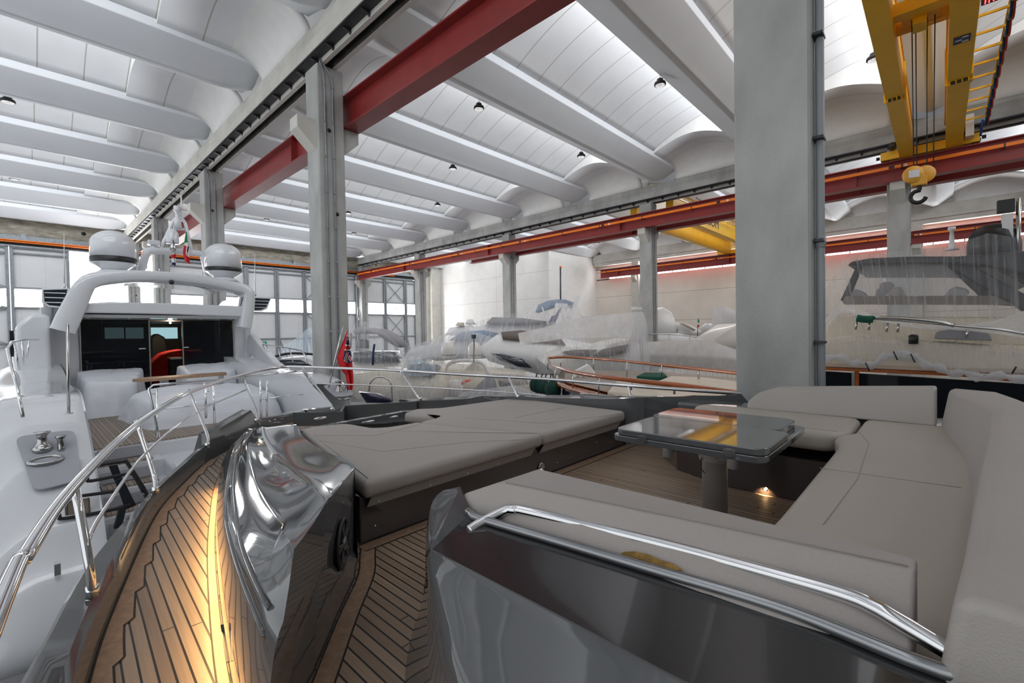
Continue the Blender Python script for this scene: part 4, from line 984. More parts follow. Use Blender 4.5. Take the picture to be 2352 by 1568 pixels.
# side wings with louvres
for side, P in (('l', [(98, 664), (157, 663), (150, 706), (112, 703), (99, 694)]), ('r', [(583, 683), (622, 685), (612, 708), (600, 713), (583, 713)])):
    y = G-.7; W_ = pts(P, y); m = MB().use('vent_dark'); m.prism(W_, (0, .5, 0)); o = m.build('side_vent', parent=WY, bevel=.02)
    z0, z1 = min(p.z for p in W_), max(p.z for p in W_); x0, x1 = min(p.x for p in W_), max(p.x for p in W_)
    for k in (1, 2, 3):
        zz1 = z0+(z1-z0)*k/4; MB().use('white_yacht').bar((x0+.03, y-.01, zz1), (x1-.05, y-.01, zz1), .02, .022).build('slat', parent=o)
    MB().use('white_yacht').tube([p+V(0, .01, 0) for p in W_], .028, 6, closed=True).build('vent_rim', parent=o)
# fins sweeping down each side
m = MB().use('white_yacht'); P = [aX(x, y, 4.72) for x, y in ((556, 757), (575, 770), (628, 833), (660, 855), (625, 862), (560, 800), (548, 780))]; m.prism(P, (.2, 0, 0)); m.build('side_fin', parent=WY, bevel=.03)
m = MB().use('white_yacht'); P = [V(-.15, 15.2, -.55), V(-.1, 15.4, .35), V(.15, 15.2, .62), V(.45, 15.0, .62), V(.45, 15.4, -1.3), V(.3, 14.5, -1.2), V(-.1, 14.6, -.85)]; m.prism([V(p.x, 14.9, p.z) for p in P], (0, 9, 0)); m.build('side_house', parent=WY, bevel=.12, seg=4)
m = MB().use('dark_glass'); m.box(-.2, -.13, 15.6, 23, -.35, .25); m.build('side_window', parent=WY)
# covers
def cover(name, top, base, label, rnd=.12):
    """loose cover: top polygon px list at z, base polygon px list at deck"""
    m = MB().use('cover_white'); n = 40
    T = resample(top+[top[0]], n+1)[:-1]; B = resample(base+[base[0]], n+1)[:-1]
    c = sum(T, V(0, 0, 0))/len(T)
    rows = [[p.lerp(c, 1-a) + V(0, 0, 0) for p in T] for a in (.02, .5, .9)]
    rows += [[p+V(0, 0, -.03) for p in T]]+[[p.lerp(q, a)+V(.03*math.sin(i*1.7+a*3), .03*math.sin(i*2.3+a*2), 0) for i, (p, q) in enumerate(zip(T, B))] for a in (.2, .5, .8, 1)]
    m.loft(rows, closed=True); o = m.build(name, subsurf=1, smooth=True)
    tx = bpy.data.textures.new('w', 'CLOUDS'); tx.noise_scale = .22; d = o.modifiers.new('d', 'DISPLACE'); d.texture = tx; d.strength = .07; d.mid_level = .5
    tag(o, label, 'furniture cover'); return o
cover('furniture_cover', [V(.95, 14.0, -.95), V(1.85, 14.0, -1.0), V(2.15, 15.3, -.72), V(.85, 15.3, -.72)], [V(.85, 13.7, ZD), V(1.8, 13.75, ZD), V(2.25, 15.35, ZD), V(.8, 15.35, ZD)], 'crumpled white cover over the sofa left of the saloon door')
cover('furniture_cover', [V(2.9, 14.2, -.95), V(4.0, 14.2, -.9), V(4.3, 15.3, -.68), V(2.85, 15.3, -.72)], [V(2.8, 13.9, ZD), V(4.0, 13.9, ZD), V(4.35, 15.35, ZD), V(2.8, 15.35, ZD)], 'crumpled white cover over the sofa right of the saloon door')
cover('furniture_cover', [V(1.75, 11.1, -1.28), V(3.9, 11.0, -1.28), V(4.0, 13.0, -1.15), V(2.3, 13.2, -1.05), V(1.6, 12.9, -1.15)], [V(1.62, 10.9, ZD), V(4.0, 10.75, ZD), V(4.03, 13.2, ZD), V(1.9, 13.5, ZD), V(1.35, 13.3, ZD)], 'large white shrouded sun lounger in the middle of the aft deck')
m = MB().use('white_yacht'); m.box(2.45, 3.45, 12.6, 13.5, ZD, -1.22); m.box(2.6, 3.4, 12.2, 12.6, ZD, -1.45); st = m.build('step_box'); tag(st, 'white step box with teak treads behind the shrouded sun lounger', 'steps')
MB().use('teak_grey').box(2.75, 3.45, 12.55, 12.9, -1.22, -1.18).build('tread', parent=st); MB().use('teak_grey').box(2.75, 3.5, 12.2, 12.55, -1.45, -1.42).build('tread', parent=st)
# teak table board
tbl = thing('deck_table', 'long narrow teak table board above the white deck covers', 'table', (2.8, 13.7, ZD))
a, b = aZ(306, 862, -.84), aZ(538, 850, -.84)
y0 = 13.1; xa, xb = aY(306, 860, y0).x, aY(538, 850, y0).x
P = roundpoly([V(xa, y0+.25, -.90), V(xa+.15, y0-.05, -.90), V(xb-.1, y0+.25, -.90), V(xb, y0+.75, -.90), V(xa+.3, y0+.7, -.90)], .05, 3); MB().use('teak_plain').slab(P, .06).build('board', parent=tbl)
MB().use('aluminium').box(2.2, 2.35, 13.4, 13.55, ZD, -.96).build('leg', parent=tbl); MB().use('aluminium').box(3.4, 3.5, 13.4, 13.5, ZD, -.96).build('leg', parent=tbl)
# gate rails at the transom
def frame(pl, r=.017, name='gate_rail'): return MB().use('chrome').tube(bez(pl, 3), r, 10)
RY = 9.92
def gate(label, poly, posts, mids):
    t = thing('gate_rail', label, 'rail', tuple(aY(*poly[0], RY)), 'stainless gate rails along the aft deck of the white yacht')
    MB().use('chrome').tube(pts(poly, RY), .019, 10).build('frame', parent=t)
    for a, b in posts: MB().use('chrome').tube(pts([a, b], RY), .019, 10).build('post', parent=t)
    for a, b in mids: MB().use('chrome').tube(pts([a, b], RY), .011, 8).build('cross_bar', parent=t)
gate('tall stainless gate rail left of the deck stair, behind the curved grey yacht rail', [(383, 1068), (362, 985), (342, 892), (352, 884), (400, 880), (475, 874), (600, 862), (640, 857)], [((360, 892), (360, 1080)), ((472, 880), (473, 960)), ((489, 878), (494, 990)), ((469, 880), (469, 888))], [((340, 905), (360, 904)), ((363, 940), (490, 927)), ((492, 930), (494, 924))])
gate('low stainless gate rail right of the shrouded sun lounger', [(613, 880), (613, 955), (622, 962), (700, 953)], [((597, 870), (600, 962)), ((697, 866), (700, 950)), ((613, 958), (613, 872))], [((598, 917), (612, 916)), ((614, 914), (698, 905))])
MB().use('chrome').tube(pts([(640, 857), (695, 852), (703, 862), (765, 944)], RY-.4), .019, 10).build('rail', parent=WY)
# side rails
def railing(lst, ys, r=.016, posts=(), label=''):
    P = [aX(x, y, xx) for (x, y), xx in zip(lst, ys)]
    MB().use('chrome').tube(bez(P, 4), r, 8).build('side_rail', parent=WY)
    return P
def stb(x, y): return aX(x, y, 4.85)
MB().use('chrome').tube([stb(602, 790), stb(655, 798), stb(692, 805), stb(700, 815), stb(705, 835)], .018, 8).build('side_rail', parent=WY)
for a, b in (((610, 791), (618, 806)), ((637, 796), (645, 824)), ((665, 800), (673, 830))): MB().use('chrome').tube([stb(*a), stb(*b)], .014, 8).build('rail_post', parent=WY)
prt = [V(-.33, 9.7, -1.02), V(-.36, 9.8, -.75), V(-.42, 10.8, -.15), V(-.42, 11.3, -.02), V(-.25, 12.5, .0), V(.1, 13.8, .0)]
MB().use('chrome').tube([aY(53, 958, 8.9), aY(40, 890, 9.2), aY(25, 838, 9.6), aY(17, 800, 10.2), aY(28, 785, 11), aY(55, 780, 12.5), aY(88, 780, 14)], .02, 8).build('side_rail', parent=WY)
for a, b, y in (((32, 786), (45, 850), 11), ((50, 782), (56, 840), 12.5), ((67, 781), (62, 822), 13.3)): MB().use('chrome').tube([aY(*a, y), aY(*b, y)], .013, 8).build('rail_post', parent=WY)
m = MB().use('steel_satin').tube([aY(158, 950, 9.0), aY(155, 745, 9.0)], .018, 8); m.lathe([(.05, 0), (.05, .012)], aY(158, 950, 9.0), n=12); fp = m.build('flag_staff'); tag(fp, 'bare steel staff standing on the left quarter of the white yacht', 'staff')
# ensign
fs = thing('ensign_staff', 'steel staff holding the red ensign, leaning on the right quarter of the white yacht', 'flagstaff', tuple(aY(757, 888, 9.0)))
MB().use('steel_satin').tube([aY(755, 890, 9.0), aY(789, 742, 9.0)], .017, 8).build('pole', parent=fs)
MB().use('steel_satin').tube([aY(766, 863, 8.96), aY(797, 753, 8.96)], .011, 8).build('pole', parent=fs)
mat('flag_red', (.62, .012, .02), .7, vary=.08, scale=4); mat('flag_blue', (.012, .02, .09), .7); mat('flag_white', (.75, .72, .70), .7); mat('flag_green', (.0, .22, .07), .7)
def flag(name, label, px_l, px_r, y, mats_fn, nn=18, mmn=40):
    L = resample(pts(px_l, y), mmn); R = resample(pts(px_r, y), mmn); m = MB()
    for i in range(mmn-1):
        for j in range(nn):
            def P(a, b):
                u = b/nn; w_ = math.sin(u*9+a*.08)*.05*min(1, a/8); return L[a].lerp(R[a], u)+V(0, w_, 0)
            m.use(mats_fn(i/(mmn-1), (j+.5)/nn)); m.add([P(i, j), P(i, j+1), P(i+1, j+1), P(i+1, j)], [(0, 1, 2, 3)], True)
    o = m.build(name, solid=.006); tag(o, label, 'flag'); return o
def ens(v, u):
    if v < .52 and u > .38-.1*v:
        a = (u-.38)/.62; b = v/.52
        if abs(a-.5) < .07 or abs(b-.5) < .05: return 'flag_red'
        if abs(a-.5) < .14 or abs(b-.5) < .10: return 'flag_white'
        if min(abs(a-b), abs(a-(1-b))) < .05: return 'flag_red'
        if min(abs(a-b), abs(a-(1-b))) < .12: return 'flag_white'
        return 'flag_blue'
    return 'flag_red'
flag('ensign', 'red ensign hanging limp from the leaning steel staff', [(797, 758), (787, 790), (776, 822), (783, 845), (795, 860), (799, 882), (801, 894)], [(799, 760), (802, 790), (806, 822), (808, 855), (809, 875), (808, 890), (806, 896)], 8.9, ens)
# radar domes, mast
def dome(cx, top, l, r, zb1, zb2, cone, y, label):
    p = aY(cx, top, y); xl, xr = aY(l, zb1, y).x, aY(r, zb1, y).x; R = (xr-xl)/2; zt1 = p.z; b1 = aY(cx, zb1, y).z; b2 = aY(cx, zb2, y).z; zc = aY(cx, cone, y).z; cx_ = (xl+xr)/2
    t = thing('radar_dome', label, 'radar dome', (cx_, y, zc), 'satellite domes on the white yacht')
    H = zt1-b1; h = min(R*.78, H*.72)
    pr = [(R, b1)]+[(R, zt1-h)]+[(R*math.cos(a), zt1-h+h*math.sin(a)) for a in [i*math.pi/20 for i in range(1, 10)]]+[(0.001, zt1)]
    MB().use('white_yacht').lathe(pr, (cx_, y, 0), n=40).build('dome', parent=t)
    MB().use('black').lathe([(R*1.0, b2), (R*1.012, b2+.01), (R*1.012, b1-.005), (R, b1)], (cx_, y, 0), n=40).build('band', parent=t)
    MB().use('white_yacht').lathe([(R*.5, zc), (R*.55, zc+.01), (R*.97, b2-.01), (R, b2)], (cx_, y, 0), n=40).build('base_cone', parent=t)
    m = MB().use('white_yacht').lathe([(R*.9, zc-.12), (R*.6, zc)], (cx_, y, 0), n=30); m.build('plinth', parent=t)
dome(259.5, 530, 205, 314, 592, 605, 621, G+.6, 'large white radar dome left of the mast')
dome(512, 559, 471, 554, 616, 625, 638, G+.6, 'smaller white radar dome right of the mast')
MS = thing('radar_mast', 'white tubular radar mast with antennas on the yacht hardtop', 'mast', tuple(aY(395, 630, G+1)))
Ym = G+1.0
MB().use('white_yacht').tube(bez(pts([(320, 632), (330, 600), (336, 582), (345, 576), (400, 577), (455, 582), (468, 592), (478, 632)], Ym), 4), .10, 12).build('mast_hoop', parent=MS)
MB().use('white_yacht').tube(bez(pts([(366, 576), (383, 540), (397, 510), (404, 503), (416, 502), (425, 512), (433, 545), (440, 577)], Ym), 4), .045, 10).build('a_frame', parent=MS)
MB().use('white_yacht').tube(pts([(399, 525), (426, 527)], Ym), .04, 8).build('cross_tube', parent=MS)
MB().use('white_yacht').lathe([(.10, 0), (.10, .3), (.05, .33), (.05, .5), (.09, .52), (.09, .66)], aY(408, 525, Ym), n=14).build('navigation_light', parent=MS)
MB().use('white_yacht').lathe([(.15, 0), (.16, .05), (.16, .3), (.10, .42), (.0, .46)], aY(396, 560, Ym-.1), n=16).build('search_light', parent=MS)
MB().use('capstan').lathe([(.07, 0), (.09, .08), (.05, .16), (.03, .3)], aY(397, 575, Ym-.3), n=14).build('horn', parent=MS)
MB().use('white_yacht').tube(pts([(414, 504), (417, 470), (416, 448)], Ym), .022, 8).build('antenna', parent=MS)
MB().use('white_yacht').box(aY(339, 560, Ym).x, aY(367, 560, Ym).x, Ym-.1, Ym+.1, aY(350, 563, Ym).z, aY(350, 552, Ym).z).build('radar_array', parent=MS, bevel=.02)
MB().use('white_yacht').lathe([(.08, 0), (.06, .15)], aY(352, 575, Ym), n=12).build('radar_pedestal', parent=MS)
MB().use('white_yacht').box(aY(432, 560, Ym).x, aY(448, 560, Ym).x, Ym+.5, Ym+.7, aY(440, 568, Ym).z, aY(440, 560, Ym).z).build('radar_array', parent=MS, bevel=.02)
MB().use('capstan').ball(aY(367, 622, Ym-.3), .07).build('deck_light', parent=MS)
flag('flag', 'green white and red flag with black motifs hanging from the yacht mast', [(427, 532), (423, 560), (421, 580), (426, 600)], [(431, 530), (438, 560), (433, 585), (436, 606)], Ym-.15, lambda v, u: 'flag_green' if (v < .33 and u < .5) else ('flag_red' if (v > .78 or (u < .4 and v > .45)) else ('flag_blue' if (.45 < v < .6 and .55 < u < .85) else 'flag_white')), 8, 20)
flag('flag', 'small white and red pennant hanging left on the yacht mast', [(395, 565), (393, 585), (396, 608)], [(402, 560), (404, 588), (403, 610)], Ym-.2, lambda v, u: 'flag_red' if .42 < v < .62 else ('flag_blue' if v > .8 else 'flag_white'), 6, 16)
def whip(px, y0, y1, Y, r, label):
    o = MB().use('white_yacht').tube([aY(px+1, y0, Y), aY(px, y1, Y)], r, 6, rs=[r, r*.4]); o.lathe([(.04, 0), (.03, .15)], aY(px+1, y0, Y), n=8); tag(o.build('whip_antenna'), label, 'antenna')
whip(147, 665, 537, G, .016, 'thin white whip antenna above the left vent wing')
whip(585, 680, 583, G, .016, 'thin white whip antenna above the right vent wing')
whip(477, 630, 596, G+1, .012, 'short antenna between the mast and the smaller radar dome')
# folded boarding ladder
mat('gang_dark', (.03, .035, .045), .5, metal=.4)
GW = thing('boarding_ladder', 'folded black boarding ladder with hoop handles by the yacht stair', 'ladder', tuple(aY(300, 1180, 7.5)))
y = 7.6
for k, P in enumerate(([(250, 1070), (270, 1067), (300, 1155), (285, 1160)], [(265, 1105), (282, 1098), (313, 1160), (288, 1170)], [(275, 1165), (292, 1160), (280, 1210), (262, 1215)])):
    m = MB().use('gang_dark'); m.prism(pts(P, y-.1*k), (0, .08, 0)); m.build('rail_section', parent=GW)
for P in ([(198, 1080), (205, 1072), (280, 1060), (293, 1064), (335, 1130), (330, 1140)], [(198, 1080), (200, 1098), (210, 1104), (295, 1088), (310, 1095), (330, 1130)], [(136, 1155), (145, 1145), (250, 1130), (265, 1128)], [(136, 1155), (136, 1185), (150, 1190), (250, 1172), (302, 1158)]):
    MB().use('rubber').tube(bez(pts(P, y-.15), 4), .02, 8).build('hoop_handle', parent=GW)
m = MB().use('teak_grey'); m.prism(pts([(147, 1152), (206, 1143), (209, 1176), (150, 1184)], y-.12), (0, .02, 0)); m.build('tread_panel', parent=GW)
# ================================================================== CRANES
def text(s, loc, size, right, upv, mname, name, parent, depth=.004):
    cu = bpy.data.curves.new(name, 'FONT'); cu.body = s; cu.size = size*CAM_SCALE; cu.extrude = depth*CAM_SCALE; cu.align_x = 'CENTER'; cu.align_y = 'CENTER'
    tmp = bpy.data.objects.new(name, cu); col.objects.link(tmp); bpy.context.view_layer.update()
    me = bpy.data.meshes.new_from_object(tmp); bpy.data.objects.remove(tmp); me.materials.clear(); me.materials.append(MATS[mname]); me.name = name
    o = bpy.data.objects.new(name, me); col.objects.link(o); R = Vector(right).normalized(); U = Vector(upv).normalized(); N = R.cross(U)
    me.transform(Matrix(((R.x, U.x, N.x, 0), (R.y, U.y, N.y, 0), (R.z, U.z, N.z, 0), (0, 0, 0, 1))))
    off = Vector(parent.get('_off', (0, 0, 0))); o.parent = parent; o.location = Vector(loc)*CAM_SCALE-off
    return o
mat('sign_blue', (.01, .015, .07), .4); mat('led_red', (.02, .0, .0), .4)
glow('led', (1, .05, .05), 3.0)
mat('hook_yellow', (.85, .42, .05), .4, vary=.1)
CR = thing('bridge_crane', 'yellow bridge crane with two girders in the upper right corner', 'crane', (14, .3, 6.0))
XR0, XR1 = 5.75, 21.8
def ygirder(y0, y1, z0, z1, x0, x1, parent):
    m = MB().use('yellow_steel'); m.box(x0, x1, y0, y1, z0, z1); m.box(x0, x1, y0-.03, y1+.03, z1, z1+.02); m.build('girder', parent=parent)
    return m
ygirder(.70, 1.06, 6.0, 6.85, XR0, XR1, CR); ygirder(-.54, -.13, 6.0, 6.85, XR0, XR1, CR)
for (y0, y1) in ((.70, 1.06), (-.54, -.13)):
    f = MB().use('yellow_steel'); xf = 15.9
    f.box(xf, xf+.05, y0-.05, y1+.05, 5.96, 6.9); f.box(xf-.28, xf+.28, y0-.035, y0-.0, 6.0, 6.8)
    for k in range(4): f.box(xf-.12, xf, y0+.03+k*(y1-y0-.08)/3, y0+.05+k*(y1-y0-.08)/3, 5.92, 6.02)
    f.build('splice_plate', parent=CR)
    b = MB().use('dark_metal')
    for k in range(3): b.box(xf-.10, xf-.005, y0+.06+k*(y1-y0-.08)/3, y0+.12+k*(y1-y0-.08)/3, 5.955, 6.0)
    b.build('bolt_pocket', parent=CR)
e = MB().use('yellow_steel'); e.box(21.58, 21.95, -.95, 1.6, 6.03, 6.32); e.build('end_carriage', parent=CR, bevel=.02)
for y in (-.85, 1.45): MB().use('dark_metal').lathe([(.13, -.06), (.13, .06)], (21.76, y, 6.10), (1, 0, 0), 20).build('wheel', parent=CR)
for y, s_ in ((-1.05, -1), (1.68, 1)): MB().use('rubber').lathe([(.06, 0), (.06, .10)], (21.76, y-.05*s_, 6.18), (0, s_, 0), 12).build('buffer', parent=CR)
MB().use('dark_metal').lathe([(.08, 0), (.11, .05), (.11, .28), (.06, .34)], (21.55, 1.25, 6.38), (-1, 0, .2), 16).build('travel_motor', parent=CR)
MB().use('white_paint').box(21.2, 21.6, -.80, -.60, 6.15, 6.85).build('control_cabinet', parent=CR)
for z in (6.78, 6.3): MB().use('led_red').lathe([(.04, 0), (.03, .03)], (21.3, -.60+.0, z), (0, 1, 0), 12).build('indicator', parent=CR)
# service ladder and festoon cable beside the girder
for k in range(13):
    x = 21.0-k*.85
    MB().use('yellow_steel').bar((x, -.54, 6.62), (x, -1.08, 6.62), .04, .05).build('festoon_arm', parent=CR)
MB().use('yellow_steel').bar((XR0, -1.05, 6.68), (21.2, -1.05, 6.68), .03, .04).build('festoon_track', parent=CR)
for c_, dy, dz in (('mat_teal', 0, 0), ('mat_blue', .03, -.03), ('mat_redc', -.02, -.05)):
    if c_ not in MATS: mat(c_, {'mat_teal': (.0, .07, .09), 'mat_blue': (.01, .07, .26), 'mat_redc': (.35, .02, .02)}[c_], .5)
    P = []
    for i in range(17*6+1):
        x = 21.4-i*.85/6*.999*.9; ph = (i % 6)/6.0
        P.append(V(x, -1.08+dy, 6.60+dz-.22*math.sin(ph*math.pi)))
    MB().use(c_).tube(P, .02 if c_ != 'mat_teal' else .035, 6).build('festoon_cable', parent=CR)
MB().use('mat_blue').tube([(21.3, -1.0, 6.6), (21.35, -.95, 6.1)], .03, 6).build('festoon_cable', parent=CR)
# data plate and led display
p = aZ(2208, 90, 6.0)
o = MB().use('sign_blue').box(p.x-.16, p.x+.16, -.46, -.2, 5.985, 5.998).build('data_plate', parent=CR)
for k in range(3): MB().use('white_paint').box(p.x-.13+k*.1, p.x-.08+k*.1, -.43+(k % 2)*.1, -.33+(k % 2)*.1, 5.982, 5.986).build('plate_print', parent=o)
d = MB().use('dark_metal').box(12.1, 12.5, -.88, -.56, 6.0, 6.25); dd = d.build('load_display', parent=CR)
q = MB().use('led'); 
for y in (-.83, -.78, -.73, -.67, -.62): q.box(12.16, 12.44, y, y+.018, 5.985, 5.998)
q.build('led_digits', parent=dd)
# trolley and hook
m = MB().use('yellow_steel'); m.box(12.2, 12.5, -.13, .70, 6.25, 6.5); m.box(13.3, 13.5, -.2, .75, 6.45, 6.65); m.box(12.6, 13.0, .2, .42, 6.15, 6.6); m.box(12.9, 13.25, 0, .6, 6.45, 6.8); m.build('trolley', parent=CR)
HK = thing('hook_block', 'yellow crane hook block with a black hook hanging in front of the column', 'hook', (13, .35, 3.0))
p = aX(2112, 400, 13.0)
for yy, xx in ((.46, 13.0), (.40, 13.0), (.22, 13.1), (.10, 13.1)):
    MB().use('dark_metal').tube([(xx, yy-.02, 6.5), (xx, yy*.85+.02, p.z)], .010, 6).build('wire_rope', parent=HK)
n1 = V(-.95, -.3, 0).normalized()
for dx, dy in ((-.06, .10), (.08, -.08)):
    c = V(13+dx, p.y+dy, p.z+.0)
    MB().use('hook_yellow').lathe([(.0, .045), (.165, .045), (.178, .03), (.178, -.03), (.165, -.045), (.0, -.045)], c, n1, 32).build('sheave_guard', parent=HK)
MB().use('hook_yellow').box(12.93, 13.09, p.y-.12, p.y+.14, p.z-.24, p.z-.05).build('yoke', parent=HK, bevel=.02)
c = V(13.0, p.y-.01, p.z)-n1*.1
t_ = V(0, 1, 0)
plq = V(12.94, p.y+.10, p.z)+n1*.055
sd = n1.cross(V(0, 0, 1)).normalized()
MB().use('white_paint').add([plq+sd*a+V(0, 0, b) for a, b in ((-.09, -.07), (.09, -.07), (.09, .08), (-.09, .08))], [(0, 1, 2, 3)]).build('plate', parent=HK, solid=.003)
hp = [V(13.02, p.y, p.z-.22), V(13.02, p.y, p.z-.33)]+[V(13.02, p.y-.02+.125*math.sin(a), p.z-.46+.125*math.cos(a)) for a in [math.radians(k) for k in (10, -30, -70, -110, -150, -190, -225, -255)]]
hp = [V(a.x, 2*p.y-a.y, a.z) for a in hp]
MB().use('black').tube(bez(hp, 4), .04, 12, rs=None).build('hook', parent=HK)
# far crane in the third bay
C2 = thing('bridge_crane', 'distant yellow bridge crane with black lettering left of the huge column', 'crane', (30, 11, 6.0))
ygirder(12.15, 12.55, 6.0, 6.9, 23.2, 38.7, C2); ygirder(10.1, 10.5, 6.0, 6.9, 23.2, 38.7, C2)
MB().use('yellow_steel').box(38.65, 39.0, 9.6, 13.2, 6.03, 6.32).build('end_carriage', parent=C2); MB().use('yellow_steel').box(22.95, 23.3, 9.6, 13.2, 6.03, 6.32).build('end_carriage', parent=C2)
p1 = aY(1632, 535, 10.08); mid = V(31.5, 10.085, 6.45)
text('ASCOM', V(p1.x, 10.085, 6.5), .85, (1, 0, 0), (0, 0, 1), 'sign_blue', 'lettering', C2)
MB().use('dark_metal').box(p1.x-2.9, p1.x-2.3, 9.85, 10.08, 6.2, 6.55).build('load_display', parent=C2); MB().use('led').box(p1.x-2.8, p1.x-2.4, 9.84, 9.85, 6.32, 6.45).build('led_digits', parent=C2)
MB().use('white_paint').box(p1.x-2.9, p1.x-2.4, 10.07, 10.085, 6.55, 6.85).build('notice', parent=C2)
for k in range(13):
    x = 25+k*1.1; MB().use('yellow_steel').bar((x, 10.1, 6.9), (x, 9.4, 6.9), .04, .04).build('festoon_arm', parent=C2)
MB().use('dark_metal').bar((24.5, 9.4, 6.95), (38.5, 9.4, 6.95), .05, .05).build('festoon_track', parent=C2)
# ================================================================== BOATS ACROSS THE HALL
fh = V(fw.x, fw.y, 0).normalized()
def aD(px, py, d):
    r = ray(px, py); return r*(d/r.dot(fh))
def DD(lst, d): return [aD(x, y, d) for x, y in lst]
def film_mat(name, c=(.80, .81, .84), lo=.12, hi=.7, su=26, sv=1.0, rough=.22, cut=(.42, .68)):
    m, t, n, l, p = nt(name)
    uv = n.new('ShaderNodeTexCoord'); mp = n.new('ShaderNodeMapping'); mp.inputs['Scale'].default_value = (su, sv, 1); l.new(uv.outputs['UV'], mp.inputs[0])
    nz = n.new('ShaderNodeTexNoise'); nz.inputs['Scale'].default_value = 1.0; nz.inputs['Detail'].default_value = 6; nz.inputs['Roughness'].default_value = .65; l.new(mp.outputs[0], nz.inputs[0])
    cr = n.new('ShaderNodeValToRGB'); cr.color_ramp.elements[0].position = cut[0]; cr.color_ramp.elements[1].position = cut[1]
    cr.color_ramp.elements[0].color = (lo, lo, lo, 1); cr.color_ramp.elements[1].color = (hi, hi, hi, 1); l.new(nz.outputs[0], cr.inputs[0])
    bp = n.new('ShaderNodeBump'); bp.inputs['Strength'].default_value = .5; bp.inputs['Distance'].default_value = .08; l.new(nz.outputs[0], bp.inputs['Height'])
    setp(p, Base_Color=tuple(c)+(1,), Roughness=rough, Specular_IOR_Level=.9); l.new(bp.outputs[0], p.inputs['Normal'])
    tb_ = n.new('ShaderNodeBsdfTranslucent'); tb_.inputs[0].default_value = tuple(c)+(1,)
    ms = n.new('ShaderNodeMixShader'); ms.inputs[0].default_value = .45; l.new(p.outputs[0], ms.inputs[1]); l.new(tb_.outputs[0], ms.inputs[2])
    tr = n.new('ShaderNodeBsdfTransparent'); m2 = n.new('ShaderNodeMixShader'); l.new(cr.outputs[0], m2.inputs[0]); l.new(tr.outputs[0], m2.inputs[1]); l.new(ms.outputs[0], m2.inputs[2])
    l.new(m2.outputs[0], n['Material Output'].inputs[0]); return m
film_mat('film_clear', lo=.15, hi=.55, su=70, cut=(.45, .75)); film_mat('film_mid', lo=.42, hi=.82, su=34); film_mat('film_dense', (.88, .87, .86), lo=.80, hi=.97, su=12, sv=2)
film_mat('film_blue', (.62, .76, .88), lo=.35, hi=.8, su=18)
def film(name, rows, mname, label, group='sheets of plastic film draped over the boats', n=60, wr=.05, seed=0, sub=6):
    """plastic sheet lofted through several 3d polylines from its ridge down to its hem"""
    R = [resample(r, n) for r in rows]; full = []
    for a, b in zip(R, R[1:]):
        for k in range(sub):
            t = k/sub; full.append([p.lerp(q, t) for p, q in zip(a, b)])
    full.append(R[-1]); K = len(full)
    nrm = (fh*-1)
    for i, r in enumerate(full):
        v = i/(K-1)
        for j, p in enumerate(r):
            u = j/(n-1); w_ = (math.sin(u*70+seed+math.sin(v*3)*1.5)+.6*math.sin(u*133+seed*2))*wr*.28*(.03+.8*v)
            sag = math.sin(v*math.pi)*-.04
            r[j] = p+nrm*w_+V(0, 0, sag)
    me = bpy.data.meshes.new(name); vs = [tuple(p) for r in full for p in r]; fs = []
    for i in range(K-1):
        for j in range(n-1): fs.append((i*n+j, i*n+j+1, (i+1)*n+j+1, (i+1)*n+j))
    c = Vector(vs[0]); zs_ = min(v[2] for v in vs); c.z = zs_
    me.from_pydata([(v[0]-c.x, v[1]-c.y, v[2]-c.z) for v in vs], [], fs); me.materials.append(MATS[mname])
    uvl = me.uv_layers.new(name='UVMap')
    for poly in me.polygons:
        poly.use_smooth = True
        for li in poly.loop_indices:
            vi = me.loops[li].vertex_index; uvl.data[li].uv = ((vi % n)/(n-1), (vi//n)/(K-1))
    o = bpy.data.objects.new(name, me); col.objects.link(o); o.location = c; o['_off'] = tuple(c)
    tag(o, label, 'plastic sheet', group); return o
def puff(outline, thick, mname, name, parent=None, inset=.12, label=None, n=5, bev=0):
    """rounded solid: outline polygon in a plane, thickness away from the viewer"""
    c = sum(outline, V(0, 0, 0))/len(outline); rows = []
    for i in range(n+1):
        a = math.pi*i/n; s_ = 1-inset*(1-math.sin(a)**.7 if math.sin(a) > 0 else 1); off = fh*(thick*(1-math.cos(a))/2)
        rows.append([c+(p-c)*s_+off for p in outline])
    m = MB().use(mname); m.loft(rows, closed=True, caps=True); return m.build(name, parent=parent, label=label, smooth=True)
def boat(label, loc, cat='yacht', name='motor_boat'): return thing(name, label, cat, (loc.x, loc.y, FLOOR))
mat('cream_house', (.74, .66, .53), .35, coat=.2); mat('blind_brown', (.20, .17, .15), .5); mat('grey_fabric', (.30, .29, .30), .8); mat('purple_cloth', (.25, .22, .34), .8); mat('blue_cloth', (.22, .30, .42), .8)
mat('boat_white', (.86, .86, .86), .3, coat=.4); mat('boat_warm', (.82, .79, .74), .35, coat=.3); mat('smoke_glass', (.03, .04, .05), .06, coat=1.0); mat('beige_panel', (.62, .56, .49), .5); mat('orange_cloth', (.9, .09, .02), .6); mat('hull_navy', (.01, .012, .05), .2, coat=.8)
